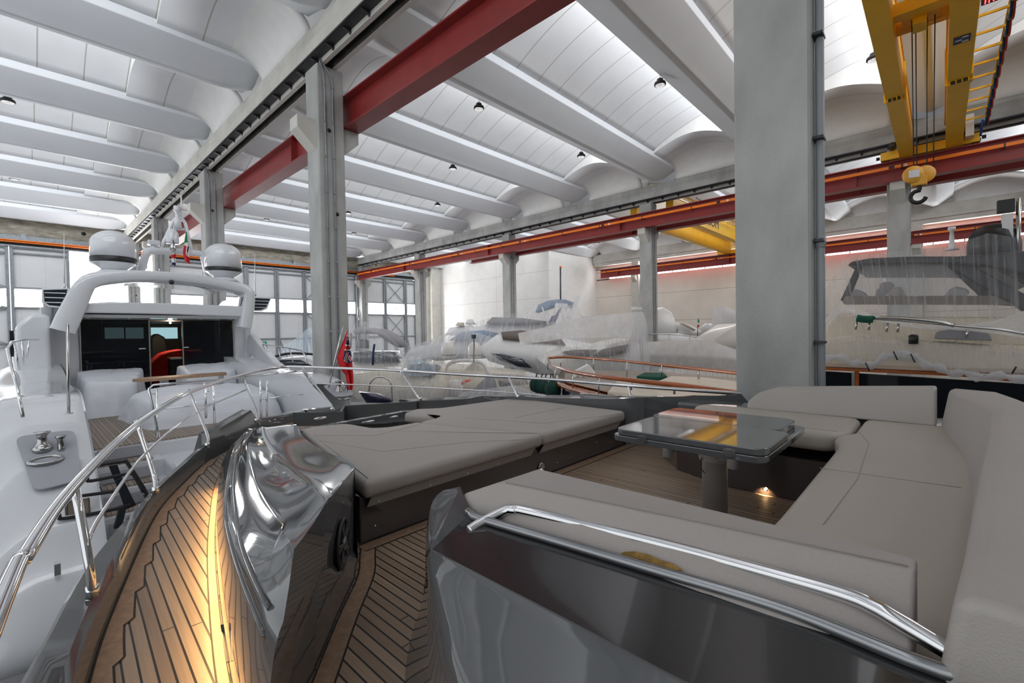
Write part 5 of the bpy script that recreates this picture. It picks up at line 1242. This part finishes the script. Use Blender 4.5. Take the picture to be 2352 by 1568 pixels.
# ---- classic yacht with varnished rails (foredeck) ---------------------------------
K = boat('classic cream yacht with varnished rails, teak foredeck and flybridge at right', V(13, 5, 0))
ZR, ZC = -1.0, -1.52
nr = bez([aZ(x, y, ZR) for x, y in ((1257, 822), (1266, 836), (1300, 850), (1350, 860), (1450, 873), (1560, 885), (1695, 903), (1760, 911))], 5)
fr = bez([aZ(x, y, ZR) for x, y in ((1257, 822), (1300, 820), (1400, 826), (1500, 836), (1695, 857), (1760, 865))], 5)
MB().use('mahogany').tube(nr, .05, 10).build('cap_rail', parent=K); MB().use('mahogany').tube(fr, .05, 10).build('cap_rail', parent=K)
def post(a, b): MB().use('steel_satin').tube([a, b], .022, 8).build('rail_post', parent=K)
for (x, y, y2) in ((1258, 822, 848), (1275, 839, 882), (1316, 851, 893), (1375, 863, 910), (1450, 873, 895), (1549, 884, 905), (1667, 900, 925)):
    a = aZ(x, y, ZR); r = ray(x, y2); b = r*(a.dot(fh)/r.dot(fh)); post(a, b)
for (x, y, y2) in ((1288, 820, 845), (1363, 824, 848), (1440, 831, 868), (1520, 839, 865), (1605, 847, 872)):
    a = aZ(x, y, ZR); r = ray(x, y2); b = r*(a.dot(fh)/r.dot(fh)); post(a, b)
dk = [aZ(x, y, ZC) for x, y in ((1285, 878), (1300, 893), (1390, 913), (1520, 935), (1700, 960), (1900, 960), (1900, 850), (1700, 868), (1500, 852), (1360, 850), (1300, 858))]
teak('teak_pale', (.30, .25, .20), (.44, .37, .30), period=.09, seam=.012, seamcol=(.12, .10, .08), skew=-.25)
MB().use('teak_pale').slab(dk, .05).build('foredeck', parent=K)
cap = [aZ(x, y, ZC+.05) for x, y in ((1282, 876), (1300, 888), (1350, 902), (1420, 915), (1520, 934))]
cp = bez(cap, 5); MB().use('mahogany').loft([[p+V(-.03, -.10, -.04) for p in cp], [p+V(-.03, -.10, .04) for p in cp], [p+V(.03, .22, .04) for p in cp], [p+V(.03, .22, -.04) for p in cp]], closed=True, caps=True).build('toe_rail', parent=K)
MB().use('hull_navy').loft([[p+V(-.02, -.06, -.05) for p in cp], [p+V(.1, .1, -.6) for p in cp], [p+V(.6, .5, -2.5) for p in cp]]).build('hull', parent=K)
MB().use('cream_gel').loft([[p+V(-.04, -.09, -.16) for p in cp], [p+V(-.03, -.08, -.20) for p in cp]]).build('rub_strake', parent=K)
cr_ = [aZ(x, y, ZC+.02) for x, y in ((1395, 912), (1420, 880), (1450, 887), (1560, 905), (1700, 925), (1700, 945), (1560, 935))]
MB().use('cream_house').prism(cr_, (0, 0, .14)).build('coachroof', parent=K, bevel=.05, seg=3)
cr2 = [aZ(x, y, ZC+.1) for x, y in ((1510, 888), (1540, 876), (1620, 880), (1695, 890), (1710, 915), (1600, 905))]
MB().use('cream_house').prism(cr2, (0, 0, .16)).build('coachroof', parent=K, bevel=.06, seg=3)
g = MB().use('green_fabric').prism([aZ(x, y, ZC+.12) for x, y in ((1462, 871), (1480, 862), (1525, 863), (1533, 871), (1510, 874))], (0, 0, .10)).build('deck_cushion', bevel=.02); tag(g, 'dark green cushion lying on the pale foredeck behind the varnished rail', 'cushion')
w_ = MB().use('boat_white').prism([aD(x, y, 15.4) for x, y in ((1318, 870), (1320, 852), (1352, 836), (1362, 848), (1374, 868))], fh*.25).build('windlass_cover', bevel=.03); tag(w_, 'white cover standing over the anchor windlass on the classic yacht bow', 'cover')
for k, (x, y) in enumerate(((1327, 862), (1340, 863))):
    MB().use('steel_satin').lathe([(.05, 0), (.035, .05), (.035, .16), (.06, .18)], aD(x, y+4, 15.2), n=12).build('bollard', parent=K)
m = MB().use('steel_satin').prism([aD(x, y, 14.6) for x, y in ((1284, 880), (1282, 862), (1293, 845), (1297, 846), (1297, 882))], fh*.05).build('bow_gate', parent=K)
for k, (x, y, s_) in enumerate(((1232, 884, 1.0), (1243, 888, .9), (1252, 889, .95), (1263, 893, .95), (1266, 896, 1.1))):
    d = 13.6-.15*k; c = aD(x if k < 4 else 1270, y, d); r = .21*s_ if k not in (1, 2, 3) else .17
    f = thing('fender', ['leftmost dark green round fender on the classic yacht bow', 'second dark green fender from the left on the bow', 'third dark green fender from the left on the bow', 'fourth dark green fender from the left on the bow', 'nearest and largest dark green fender on the bow'][k], 'fender', tuple(c-V(0, 0, r)), 'green fenders hanging at the bow of the classic yacht')
    m = MB().use('fender_green').ball(c, r, (1, 1, 1.22), 20, 14).build('ball', parent=f); MB().use('black').tube([c+V(0, 0, r*1.1), c+V(.02, 0, r*1.6), aD(x+3, 858, d)], .02, 6).build('lanyard', parent=f)
# flybridge at the right
def SX(px, py, x=11.0): return aX(px, py, x)
H_ = lambda lst, x: [aX(a, b, x) for a, b in lst]
def side(lst, x, th, mname, name, label=None, bev=.03, parent=K):
    m = MB().use(mname); m.prism(H_(lst, x), (th, 0, 0)); return m.build(name, parent=parent, bevel=bev, seg=2, label=label)
side([(1885, 778), (1900, 745), (1915, 722), (2000, 727), (2400, 728), (2400, 800), (2000, 790), (1890, 792)], 11.9, 3.0, 'cream_house', 'flybridge_coaming', bev=.08)
side([(1870, 800), (1900, 776), (1960, 770), (2400, 800), (2400, 862), (2200, 858), (1900, 845), (1865, 842)], 11.0, 4.4, 'cream_house', 'flybridge_side', bev=.1)
side([(1860, 843), (1900, 844), (2200, 858), (2352, 871), (2420, 878), (2420, 886), (2352, 879), (2200, 864), (1900, 850), (1860, 849)], 10.95, .2, 'mahogany', 'varnished_trim', bev=.01)
side([(1860, 850), (2420, 886), (2420, 960), (1860, 960)], 11.1, .1, 'dark_glass', 'deckhouse_window', bev=0)
side([(1956, 855), (1963, 855), (1963, 960), (1956, 960)], 11.0, .08, 'steel_satin', 'window_post', bev=0)
side([(1963, 852), (1973, 853), (1973, 960), (1963, 960)], 11.02, .08, 'mahogany', 'window_frame', bev=0)
# windscreen frame and roof
side([(1942, 697), (1990, 690), (2400, 700), (2400, 706), (2250, 698), (1945, 697)], 12.0, .12, 'black', 'windscreen_sill', bev=0)
side([(1934, 692), (1942, 680), (2420, 678), (2420, 700), (1940, 699)], 11.95, .1, 'blind_brown', 'windscreen_sill', bev=0)
side([(1930, 690), (1968, 608), (1982, 608), (1948, 690)], 12.0, .12, 'black', 'windscreen_post', bev=.01)
side([(2172, 608), (2196, 608), (2290, 680), (2310, 700), (2270, 700), (2240, 670)], 12.0, .12, 'black', 'windscreen_post', bev=.01)
side([(1945, 610), (1955, 600), (2000, 592), (2100, 588), (2200, 588), (2400, 572), (2400, 640), (2260, 612), (2200, 606), (2180, 606), (1980, 609)], 11.7, 3.4, 'black', 'hardtop', bev=.04)
side([(2178, 608), (2240, 612), (2420, 712), (2420, 760), (2330, 700), (2290, 680)], 11.9, .3, 'dark_metal', 'hardtop_arch', bev=.02)
side([(2270, 612), (2420, 655), (2420, 690), (2330, 640)], 11.95, .12, 'black', 'hardtop_arch', bev=.02)
gl = side([(1948, 690), (1980, 609), (2180, 609), (2290, 690)], 12.06, .01, 'film_clear', 'windscreen', bev=0)
p = aX(2282, 590, 12.6); MB().use('black').lathe([(.36, p.z-.05), (.37, p.z+.25), (.33, p.z+.45), (.22, p.z+.58), (.0, p.z+.63)], (p.x, p.y, 0), n=24).build('satellite_dome', parent=K)
MB().use('steel_satin').tube([aX(2335, 590, 12.4), aX(2338, 540, 12.4), aX(2341, 455, 12.4)], .035, 8).build('antenna_pole', parent=K)
p = aX(2330, 475, 12.4); MB().use('black').box(p.x-.1, p.x+.1, p.y-.0, p.y+.22, p.z-.08, p.z+.14).build('camera', parent=K); MB().use('white_paint').box(p.x-.08, p.x+.08, p.y+.02, p.y+.16, p.z-.75, p.z-.12).build('antenna_box', parent=K)
p = aX(2186, 545, 12.6); MB().use('white_paint').lathe([(.12, -.25), (.05, -.2), (.03, .12), (.06, .14), (.06, .2)], p, n=12).build('gps_antenna', parent=K)
# helm seats under covers
for (lst, mn, d) in (([(1944, 681), (1950, 665), (1965, 662), (1980, 668), (1995, 681)], 'grey_fabric', 13.2), ([(2010, 681), (2012, 665), (2018, 662), (2022, 650), (2040, 646), (2052, 650), (2050, 664), (2040, 681)], 'grey_fabric', 13.4), ([(2030, 681), (2050, 662), (2068, 656), (2082, 681)], 'beige_panel', 13.0), ([(2165, 681), (2180, 665), (2195, 656), (2225, 664), (2228, 676), (2212, 682)], 'boat_white', 13.2)):
    m = MB().use(mn); m.prism(H_(lst, d), (.5, 0, 0)); m.build('covered_seat', parent=K, bevel=.06, seg=3)
# rail and its covered dinghy spar
MB().use('steel_satin').tube(bez(H_([(1965, 735), (2000, 732), (2100, 738), (2200, 748), (2290, 756), (2360, 768)], 10.8), 4), .022, 8).build('side_rail', parent=K)
MB().use('steel_satin').tube(bez(H_([(2000, 728), (2080, 731), (2150, 738), (2192, 748)], 10.75), 4), .03, 8).build('boat_hook', parent=K)
MB().use('green_fabric').tube(bez(H_([(1968, 730), (1985, 733), (2005, 733)], 10.72), 4), .07, 10).build('cover_roll', parent=K)
for x, y in ((1968, 737), (1998, 738), (2039, 742), (2064, 743), (2223, 756)): MB().use('steel_satin').tube(H_([(x, y), (x-3, y+20)], 10.8), .02, 8).build('rail_post', parent=K)
side([(2145, 778), (2150, 762), (2180, 756), (2270, 764), (2280, 783)], 10.9, .3, 'grey_fabric', 'solar_cover', bev=.02)
MB().use('black').lathe([(.07, -.05), (.07, .1), (.03, .12)], aX(2098, 783, 10.9), n=12).build('horn', parent=K)
film('plastic_sheet', [H_([(1870, 700), (1900, 655), (1950, 584), (2060, 578), (2180, 566), (2270, 535), (2330, 545), (2420, 560)], 11.6), H_([(1860, 765), (1895, 735), (1950, 696), (2060, 720), (2180, 740), (2270, 740), (2330, 728), (2420, 700)], 11.2), H_([(1860, 815), (1895, 822), (1950, 830), (2060, 822), (2180, 850), (2270, 862), (2330, 866), (2420, 872)], 10.7)], 'film_clear', 'clear plastic sheet draped over the flybridge of the cream yacht at right', wr=.03, n=90)
hem = bez(H_([(1860, 815), (1930, 822), (1990, 838), (2055, 813), (2095, 820), (2150, 845), (2230, 862), (2330, 867), (2400, 872)], 10.65), 6)
o = MB().use('film_mid').tube([p+V(0, 0, .03*math.sin(i*1.3)) for i, p in enumerate(hem)], .075, 10, rs=[.06+.03*math.sin(i*2.1) for i in range(len(hem))]).build('rolled_hem'); tag(o, 'rolled and tied lower hem of the clear sheet on the cream yacht', 'plastic hem')
for x, y in ((2055, 812), (2095, 818), (1991, 838), (2328, 862)): MB().use('black').tube([aX(x-3, y-5, 10.55), aX(x+6, y+14 if x != 2328 else y-20, 10.5)], .012, 6).build('cord', parent=o)
film('plastic_sheet', [H_([(1862, 770), (1930, 697), (2000, 722), (2100, 745), (2200, 748), (2290, 735), (2420, 690)], 11.15), H_([(1862, 775), (1935, 715), (2010, 735), (2110, 752), (2200, 757), (2300, 768), (2420, 785)], 10.9)], 'film_dense', 'greyer swag of plastic sagging across the side of the cream yacht at right', wr=.02)
# ---- boat under the tent with two domes ---------------------------------
D = 17.0
T = boat('cream motor cruiser with two domes under the clear plastic tent', aD(1060, 900, D+1))
puff(DD([(905, 905), (930, 850), (1010, 842), (1100, 850), (1210, 862), (1240, 915), (1100, 925)], D+1.5), 3, 'cream_house', 'hull', T)
puff(DD([(800, 925), (806, 858), (860, 852), (925, 856), (1000, 868), (1020, 925)], D-1.5), 2.5, 'cream_gel', 'bow', T, inset=.05)
puff(DD([(925, 858), (940, 838), (975, 832), (1005, 845), (1000, 862), (960, 862)], D-1.6), 1.0, 'smoke_glass', 'windscreen', T, inset=.05)
for x, d in ((1030, D+.6), (1090, D+1.4)):
    p = aD(x, 806, d); pt = aD(x, 785, d).z; pb_ = aD(x, 823, d).z; r = .27
    MB().use('boat_warm').lathe([(r*.75, pb_), (r, pb_+.06), (r, pt-.25), (r*.8, pt-.1), (r*.4, pt-.02), (0, pt)], (p.x, p.y, 0), n=24).build('satellite_dome', parent=T)
    MB().use('dark_metal').lathe([(r*1.01, pb_+.12), (r*1.01, pb_+.15)], (p.x, p.y, 0), n=24).build('dome_band', parent=T)
MB().use('boat_warm').tube(bez(DD([(1020, 860), (1028, 838), (1050, 829), (1085, 828), (1110, 836), (1122, 860)], D+.8), 5), .07, 8).build('radar_arch', parent=T)
puff(DD([(1062, 850), (1090, 828), (1120, 850), (1118, 875), (1060, 872)], D+1.6), 1.0, 'beige_panel', 'covered_console', T)
puff(DD([(1022, 875), (1060, 872), (1062, 910), (1020, 912)], D+.6), .6, 'boat_warm', 'seat', T)
puff(DD([(1130, 858), (1205, 860), (1215, 882), (1150, 890)], D-.6), .12, 'beige_panel', 'gangway_panel', T, inset=.02)
text('Riva', aD(1160, 882, D-.72), .26, rt, V(0, 0, 1), 'sign_blue', 'lettering', T)
puff(DD([(1068, 912), (1120, 862), (1133, 862), (1150, 912)], D-.3), .5, 'grey_fabric', 'cockpit_cover', T)
for (lst, mn, lb) in (([(967, 905), (978, 870), (984, 872), (974, 908)], 'red_cloth', 'red striped board leaning under the plastic tent'), ([(980, 905), (983, 888), (994, 888), (992, 906)], 'orange_cloth', 'orange life vest under the plastic tent'), ([(1058, 880), (1066, 873), (1079, 871), (1081, 875), (1068, 880), (1060, 885)], 'orange_cloth', 'orange rolled vest beside the cream seat under the plastic tent')):
    tag(puff(DD(lst, D-.2), .2, mn, 'life_vest' if mn == 'orange_cloth' else 'board', None), lb, 'life vest' if mn == 'orange_cloth' else 'board')
MB().use('dark_metal').tube(DD([(1088, 830), (1089, 790), (1088, 770)], D-.2), .02, 6).build('antenna', parent=T)
MB().use('dark_metal').box(*(lambda p: (p.x-.06, p.x+.06, p.y-.06, p.y+.06, p.z-.08, p.z+.06))(aD(1088, 772, D-.2))).build('horn', parent=T)
film('plastic_sheet', [DD([(880, 862), (930, 825), (985, 800), (1014, 787), (1045, 785), (1088, 784), (1108, 793), (1150, 822), (1190, 842), (1260, 868)], D), DD([(812, 905), (880, 895), (950, 880), (1012, 850), (1045, 848), (1088, 850), (1130, 865), (1180, 880), (1240, 892), (1300, 898)], D-1.3), DD([(780, 930), (870, 925), (950, 925), (1012, 925), (1045, 925), (1088, 925), (1130, 925), (1180, 925), (1250, 925), (1320, 925)], D-2.2)], 'film_clear', 'clear plastic tent with two domes pushing up its peak', wr=.06, n=110, seed=2)
film('plastic_sheet', [DD([(1060, 900), (1110, 893), (1182, 884), (1200, 890), (1240, 905)], 12.2), DD([(1030, 925), (1110, 925), (1170, 925), (1200, 925), (1270, 925)], 11.8)], 'film_mid', 'small peaked plastic sheet just above the grey coaming', wr=.04)
film('plastic_sheet', [DD([(800, 846), (860, 848), (920, 838), (970, 828), (1010, 835)], 14.8), DD([(805, 900), (870, 895), (930, 890), (980, 888), (1000, 900)], 14), DD([(830, 925), (880, 925), (930, 925), (980, 925), (1000, 925)], 13.6)], 'film_clear', 'thin plastic sheet falling in folds right of the red ensign', wr=.07, seed=5, n=80)
film('plastic_sheet', [DD([(925, 842), (942, 826), (975, 826), (1000, 838)], 15), DD([(905, 858), (940, 864), (975, 864), (1005, 856)], 14.6)], 'film_blue', 'bluish plastic patch over a small windscreen right of the red ensign', wr=.05, seed=9)
st = MB().use('steel_satin').tube(bez(DD([(847, 898), (850, 880), (860, 868), (874, 865), (888, 869), (898, 880), (900, 925)], 11.0), 4), .022, 10).build('hoop_rail'); tag(st, 'bent stainless hoop rail standing left of the plastic tent', 'rail')
tag(puff(DD([(822, 900), (860, 905), (898, 918), (895, 926), (840, 926)], 11.8), .3, 'hull_navy', 'folded_cover', None), 'dark blue folded cover glimpsed above the grey coaming', 'cover')
# ---- boat hanging from a hook behind -------------------------------
D = 26.0
A_ = boat('small cabin boat with dark windscreen under film below a hook, far left', aD(850, 830, D))
puff(DD([(790, 850), (800, 832), (880, 830), (925, 822), (940, 850), (930, 880), (790, 885)], D), 3, 'boat_warm', 'hull', A_)
puff(DD([(803, 833), (806, 808), (870, 806), (900, 808), (920, 832)], D-.3), 2, 'smoke_glass', 'windscreen', A_)
puff(DD([(805, 760), (820, 750), (870, 755), (900, 770), (925, 795), (915, 799), (890, 785), (865, 766), (810, 766)], D-.2), 2, 'grey_fabric', 'hardtop', A_)
MB().use('grey_fabric').tube(DD([(806, 765), (804, 800)], D), .08, 8).build('roof_post', parent=A_); puff(DD([(815, 783), (830, 778), (842, 783), (842, 800), (815, 800)], D+.6), .6, 'grey_fabric', 'helm_seat', A_)
MB().use('steel_satin').tube(bez(DD([(826, 738), (822, 725), (824, 705), (828, 722), (826, 736)], D-.3), 4), .03, 8).build('lifting_hook', parent=A_)
film('plastic_sheet', [DD([(800, 757), (815, 742), (826, 736), (850, 740), (885, 765), (912, 790), (935, 812)], D-1.2), DD([(800, 800), (815, 805), (830, 800), (855, 805), (885, 812), (910, 818), (945, 826)], D-1.6), DD([(800, 846), (815, 838), (835, 836), (860, 840), (890, 842), (915, 845), (950, 850)], D-1.8)], 'film_clear', 'clear plastic pulled to a point below a hook, right of the conduit column', wr=.06, seed=3)
film('plastic_sheet', [DD([(650, 795), (690, 770), (703, 756), (722, 750), (735, 752)], 28), DD([(645, 800), (680, 797), (703, 795), (722, 795), (740, 796)], 27.6), DD([(648, 812), (680, 815), (703, 820), (722, 825), (740, 830)], 27.5)], 'film_blue', 'pale blue plastic sheet left of the conduit column', wr=.08, seed=4)
tag(MB().use('flag_blue').tube(DD([(860, 790), (857, 812), (856, 838)], 21), .05, 6).build('burgee'), 'small furled blue pennant in front of the covered cabin boat', 'flag')
# tender roof with rails left of the column
Tn = boat('small white boat with a dark windscreen and roof rails behind the white yacht rail', aD(680, 850, 19), name='small_boat')
puff(DD([(618, 845), (640, 822), (700, 818), (750, 838), (760, 870), (620, 870)], 19), 2.0, 'boat_white', 'cabin', Tn)
puff(DD([(618, 836), (640, 826), (690, 826), (720, 842), (640, 840)], 18.9), 1.0, 'smoke_glass', 'windscreen', Tn)
MB().use('dark_metal').tube(bez(DD([(620, 822), (660, 812), (700, 812), (755, 817)], 18.8), 4), .05, 8).build('roof_rail', parent=Tn)
# ---- long white yacht behind ----------------------------------------
D = 24.0
B_ = boat('long white yacht with a curved black side window behind the plastic tent', aD(1200, 840, D))
puff(DD([(1095, 800), (1140, 768), (1200, 760), (1290, 775), (1420, 800), (1480, 830), (1440, 850), (1340, 865), (1240, 862), (1190, 850), (1120, 830)], D), 2.0, 'boat_white', 'hull', B_, inset=.06)
puff(DD([(1128, 812), (1150, 812), (1200, 824), (1222, 845), (1190, 842), (1150, 828)], D-.35), .5, 'smoke_glass', 'side_window', B_, inset=.02)
puff(DD([(1150, 762), (1200, 758), (1290, 778), (1300, 792), (1240, 788), (1155, 780)], D-.1), .5, 'blind_brown', 'side_window', B_, inset=.02)
E_ = boat('white yacht with a bluish covered windscreen and grey bimini near the block wall', aD(1150, 780, 26.5))
puff(DD([(920, 815), (960, 795), (1040, 785), (1060, 760), (1120, 742), (1260, 735), (1330, 752), (1340, 800), (1200, 820), (1000, 830)], 26.5), 3.0, 'boat_white', 'hull', E_, inset=.06)
puff(DD([(1030, 782), (1060, 762), (1110, 758), (1145, 765), (1110, 785)], 26.2), .6, 'blue_cloth', 'windscreen', E_, inset=.02)
puff(DD([(1115, 742), (1130, 728), (1200, 730), (1260, 738), (1250, 744), (1150, 744)], 26.2), .6, 'grey_fabric', 'flybridge_screen', E_, inset=.02)
puff(DD([(1232, 715), (1238, 698), (1262, 688), (1300, 686), (1320, 694), (1316, 700), (1290, 700), (1265, 708), (1240, 716)], 25.8), 2.0, 'blue_cloth', 'bimini', E_)
puff(DD([(1262, 738), (1268, 725), (1278, 722), (1288, 705), (1284, 724), (1276, 740)], 25.8), .4, 'purple_cloth', 'furled_cover', E_)
MB().use('boat_white').prism(DD([(1302, 732), (1326, 680), (1333, 682), (1316, 732)], 25.8), fh*.3).build('radar_mast', parent=E_); MB().use('boat_white').box(*(lambda p: (p.x-.8, p.x+.8, p.y-.1, p.y+.1, p.z-.12, p.z+.12))(aD(1298, 702, 25.8))).build('radar_array', parent=E_)
for x in (1245, 1285, 1300): MB().use('boat_white').tube(DD([(x, 705), (x+14, 745)], 25.8), .05, 6).build('bimini_leg', parent=E_)
film('plastic_sheet', [DD([(935, 800), (1000, 790), (1075, 745), (1130, 728), (1190, 718), (1232, 690), (1270, 685), (1318, 690), (1345, 740)], 25.0), DD([(925, 830), (1000, 825), (1080, 812), (1130, 800), (1190, 785), (1232, 772), (1280, 770), (1318, 770), (1350, 775)], 24.6)], 'film_clear', 'clear plastic stretched up over a bimini near the block wall', wr=.08, seed=6, n=90)
film('plastic_sheet', [DD([(945, 795), (1010, 772), (1060, 752), (1085, 760), (1140, 778)], 24.8), DD([(920, 830), (1000, 820), (1060, 812), (1085, 815), (1120, 815)], 24.4)], 'film_mid', 'pale plastic over the bow left of the long white yacht', wr=.06, seed=8)
S_ = boat('small white boat with a radar arch behind plastic, left of the slim column', aD(1050, 760, 33), name='small_boat')
puff(DD([(1018, 770), (1030, 752), (1080, 745), (1110, 770)], 33), 2, 'boat_white', 'cabin', S_); puff(DD([(1068, 745), (1072, 733), (1085, 732), (1092, 745)], 33), .8, 'boat_white', 'satellite_dome', S_); puff(DD([(1045, 748), (1050, 740), (1065, 740), (1066, 750)], 32.8), .5, 'beige_panel', 'locker', S_)
# ---- second covered yacht (dome with lettering) -------------------------
D = 20.5
F_ = boat('covered white yacht with one dome and brown window blinds at picture centre', aD(1400, 830, D))
puff(DD([(1240, 830), (1300, 800), (1385, 802), (1400, 790), (1450, 778), (1475, 790), (1480, 860), (1380, 875), (1280, 860)], D), 4, 'boat_warm', 'hull', F_, inset=.06)
puff(DD([(1292, 808), (1325, 803), (1372, 803), (1352, 820), (1305, 815)], D-.3), .4, 'blind_brown', 'window_blind', F_, inset=.02)
puff(DD([(1362, 820), (1385, 803), (1420, 795), (1450, 790), (1448, 808), (1400, 818)], D-.3), .4, 'blind_brown', 'window_blind', F_, inset=.02)
p = aD(1411, 770, D-.4); a = aD(1411, 746, D-.4).z; b = aD(1411, 775, D-.4).z
MB().use('boat_white').lathe([(.2, b), (.25, b+.06), (.25, a-.2), (.2, a-.08), (.1, a-.02), (0, a)], (p.x, p.y, 0), n=24).build('satellite_dome', parent=F_)
text('Raym', aD(1420, 766, D-.72), .13, rt, V(0, 0, 1), 'sign_blue', 'lettering', F_)
puff(DD([(1440, 760), (1450, 748), (1462, 757), (1458, 765)], D-.3), .3, 'boat_white', 'searchlight', F_); puff(DD([(1436, 737), (1444, 730), (1452, 737), (1445, 745)], D-.3), .3, 'boat_white', 'radar_disc', F_)
MB().use('steel_satin').tube(DD([(1470, 715), (1470, 790)], D-.8), .04, 6).build('mast_pole', parent=F_); MB().use('boat_white').box(*(lambda p: (p.x-.3, p.x+.3, p.y-.1, p.y+.1, p.z-.06, p.z+.06))(aD(1462, 708, D-.8))).build('radar_array', parent=F_)
film('plastic_sheet', [DD([(1190, 765), (1250, 752), (1290, 738), (1345, 728), (1400, 722), (1466, 716), (1476, 716), (1484, 740)], D-1.0), DD([(1195, 790), (1250, 785), (1290, 778), (1345, 775), (1400, 775), (1466, 775), (1478, 790), (1484, 800)], D-1.2)], 'film_dense', 'milky grey plastic roof sheet rising to a mast at picture centre', wr=.04, seed=7, n=80)
film('plastic_sheet', [DD([(1210, 775), (1250, 760), (1300, 778), (1345, 775), (1400, 775), (1466, 775), (1478, 780), (1486, 782)], D-1.3), DD([(1240, 862), (1280, 862), (1310, 858), (1345, 862), (1400, 865), (1466, 868), (1480, 870), (1490, 872)], D-2.0)], 'film_clear', 'clear plastic skirt hanging in folds from the milky roof sheet', wr=.06, seed=11, n=80)
film('plastic_sheet', [DD([(1462, 718), (1470, 714), (1478, 718), (1486, 740)], D-2.3), DD([(1440, 800), (1460, 800), (1480, 800), (1492, 800)], D-2.4), DD([(1432, 870), (1460, 872), (1480, 874), (1492, 876)], D-2.5)], 'film_mid', 'narrow bunched plastic column left of the middle concrete column', wr=.09, seed=12, n=40)
# ---- beige covered boat right of it -----------------------------------
Gb = boat('long boat wrapped in beige grey plastic left of the huge column', aD(1590, 830, 23))
puff(DD([(1478, 812), (1478, 785), (1560, 783), (1620, 786), (1720, 815), (1720, 850), (1600, 850), (1520, 840)], 23), 4, 'beige_panel', 'hull', Gb, inset=.06)
puff(DD([(1480, 790), (1486, 765), (1560, 765), (1620, 778), (1600, 790)], 24.5), 1, 'boat_white', 'coachroof', Gb, inset=.04)
MB().use('steel_satin').tube(DD([(1486, 766), (1540, 768), (1584, 772), (1600, 775)], 23.5), .03, 6).build('rail', parent=Gb)
for x in (1538, 1584): MB().use('steel_satin').tube(DD([(x, 769), (x, 784)], 23.5), .02, 6).build('rail_post', parent=Gb)
film('plastic_sheet', [DD([(1478, 786), (1540, 782), (1600, 780), (1640, 786), (1720, 812)], 22.6), DD([(1478, 812), (1540, 812), (1600, 815), (1640, 818), (1720, 825)], 22.2), DD([(1484, 845), (1540, 848), (1600, 850), (1640, 852), (1720, 856)], 22.4)], 'film_dense', 'dense beige grey plastic wrap left of the huge column', wr=.03, seed=13)
film('plastic_sheet', [DD([(1478, 845), (1540, 846), (1600, 848), (1700, 850)], 19), DD([(1484, 872), (1540, 874), (1600, 878), (1700, 884)], 18.6)], 'film_mid', 'low plastic skirt behind the varnished far rail', wr=.05, seed=14)
puff(DD([(1640, 780), (1700, 742), (1720, 745), (1720, 815), (1660, 800)], 26), 3, 'boat_warm', 'bow', Gb, inset=.05)
# ---- distant row near the far wall ------------------------------------
W1 = boat('distant boat wrapped in bright white film right of the middle column', aD(1530, 740, 33), name='small_boat')
puff(DD([(1500, 770), (1502, 712), (1525, 704), (1545, 716), (1562, 760), (1555, 775)], 33), 2, 'boat_white', 'wrapped_cabin', W1)
W2 = boat('distant white boat with orange deck lines between film wrap and outboards', aD(1590, 755, 33), name='small_boat')
puff(DD([(1545, 770), (1555, 740), (1575, 740), (1610, 758), (1640, 770)], 33), 2, 'boat_white', 'hull', W2); puff(DD([(1562, 742), (1572, 740), (1600, 757), (1596, 760)], 32.6), .3, 'beige_panel', 'deck', W2)
for k in range(3):
    tag(puff(DD([(1610+k*9, 753), (1625+k*9, 742), (1640+k*7, 750), (1640+k*7, 768), (1622+k*8, 768)], 32+.3*k), .5, 'boat_white', 'outboard_motor', None), ['left one of three white outboard motors seen beyond the covered boats', 'middle one of three white outboard motors seen beyond the covered boats', 'right one of three white outboard motors seen beyond the covered boats'][k], 'outboard motor', 'white outboard motors in the distance')
W3 = boat('distant white boat part with bundled film beside the huge column', aD(1675, 720, 30), name='small_boat')
puff(DD([(1656, 752), (1658, 702), (1675, 705), (1700, 715), (1700, 750), (1680, 745), (1665, 755)], 30), 1.5, 'film_mid', 'wrapped_console', W3)
flag('flag', 'tiny distant green white and red flag beside the white outboards', [(1603, 731), (1602, 752)], [(1606, 735), (1606, 750)], aD(1604, 740, 31).y, lambda v, u: 'flag_green' if v < .35 else ('flag_white' if v < .6 else 'flag_red'), 3, 8)
tag(MB().use('steel_satin').tube([aD(1603, 729, 31.05), aD(1602, 772, 31.05)], .03, 6).build('flag_staff'), 'thin staff of the tiny distant flag beside the white outboards', 'staff')
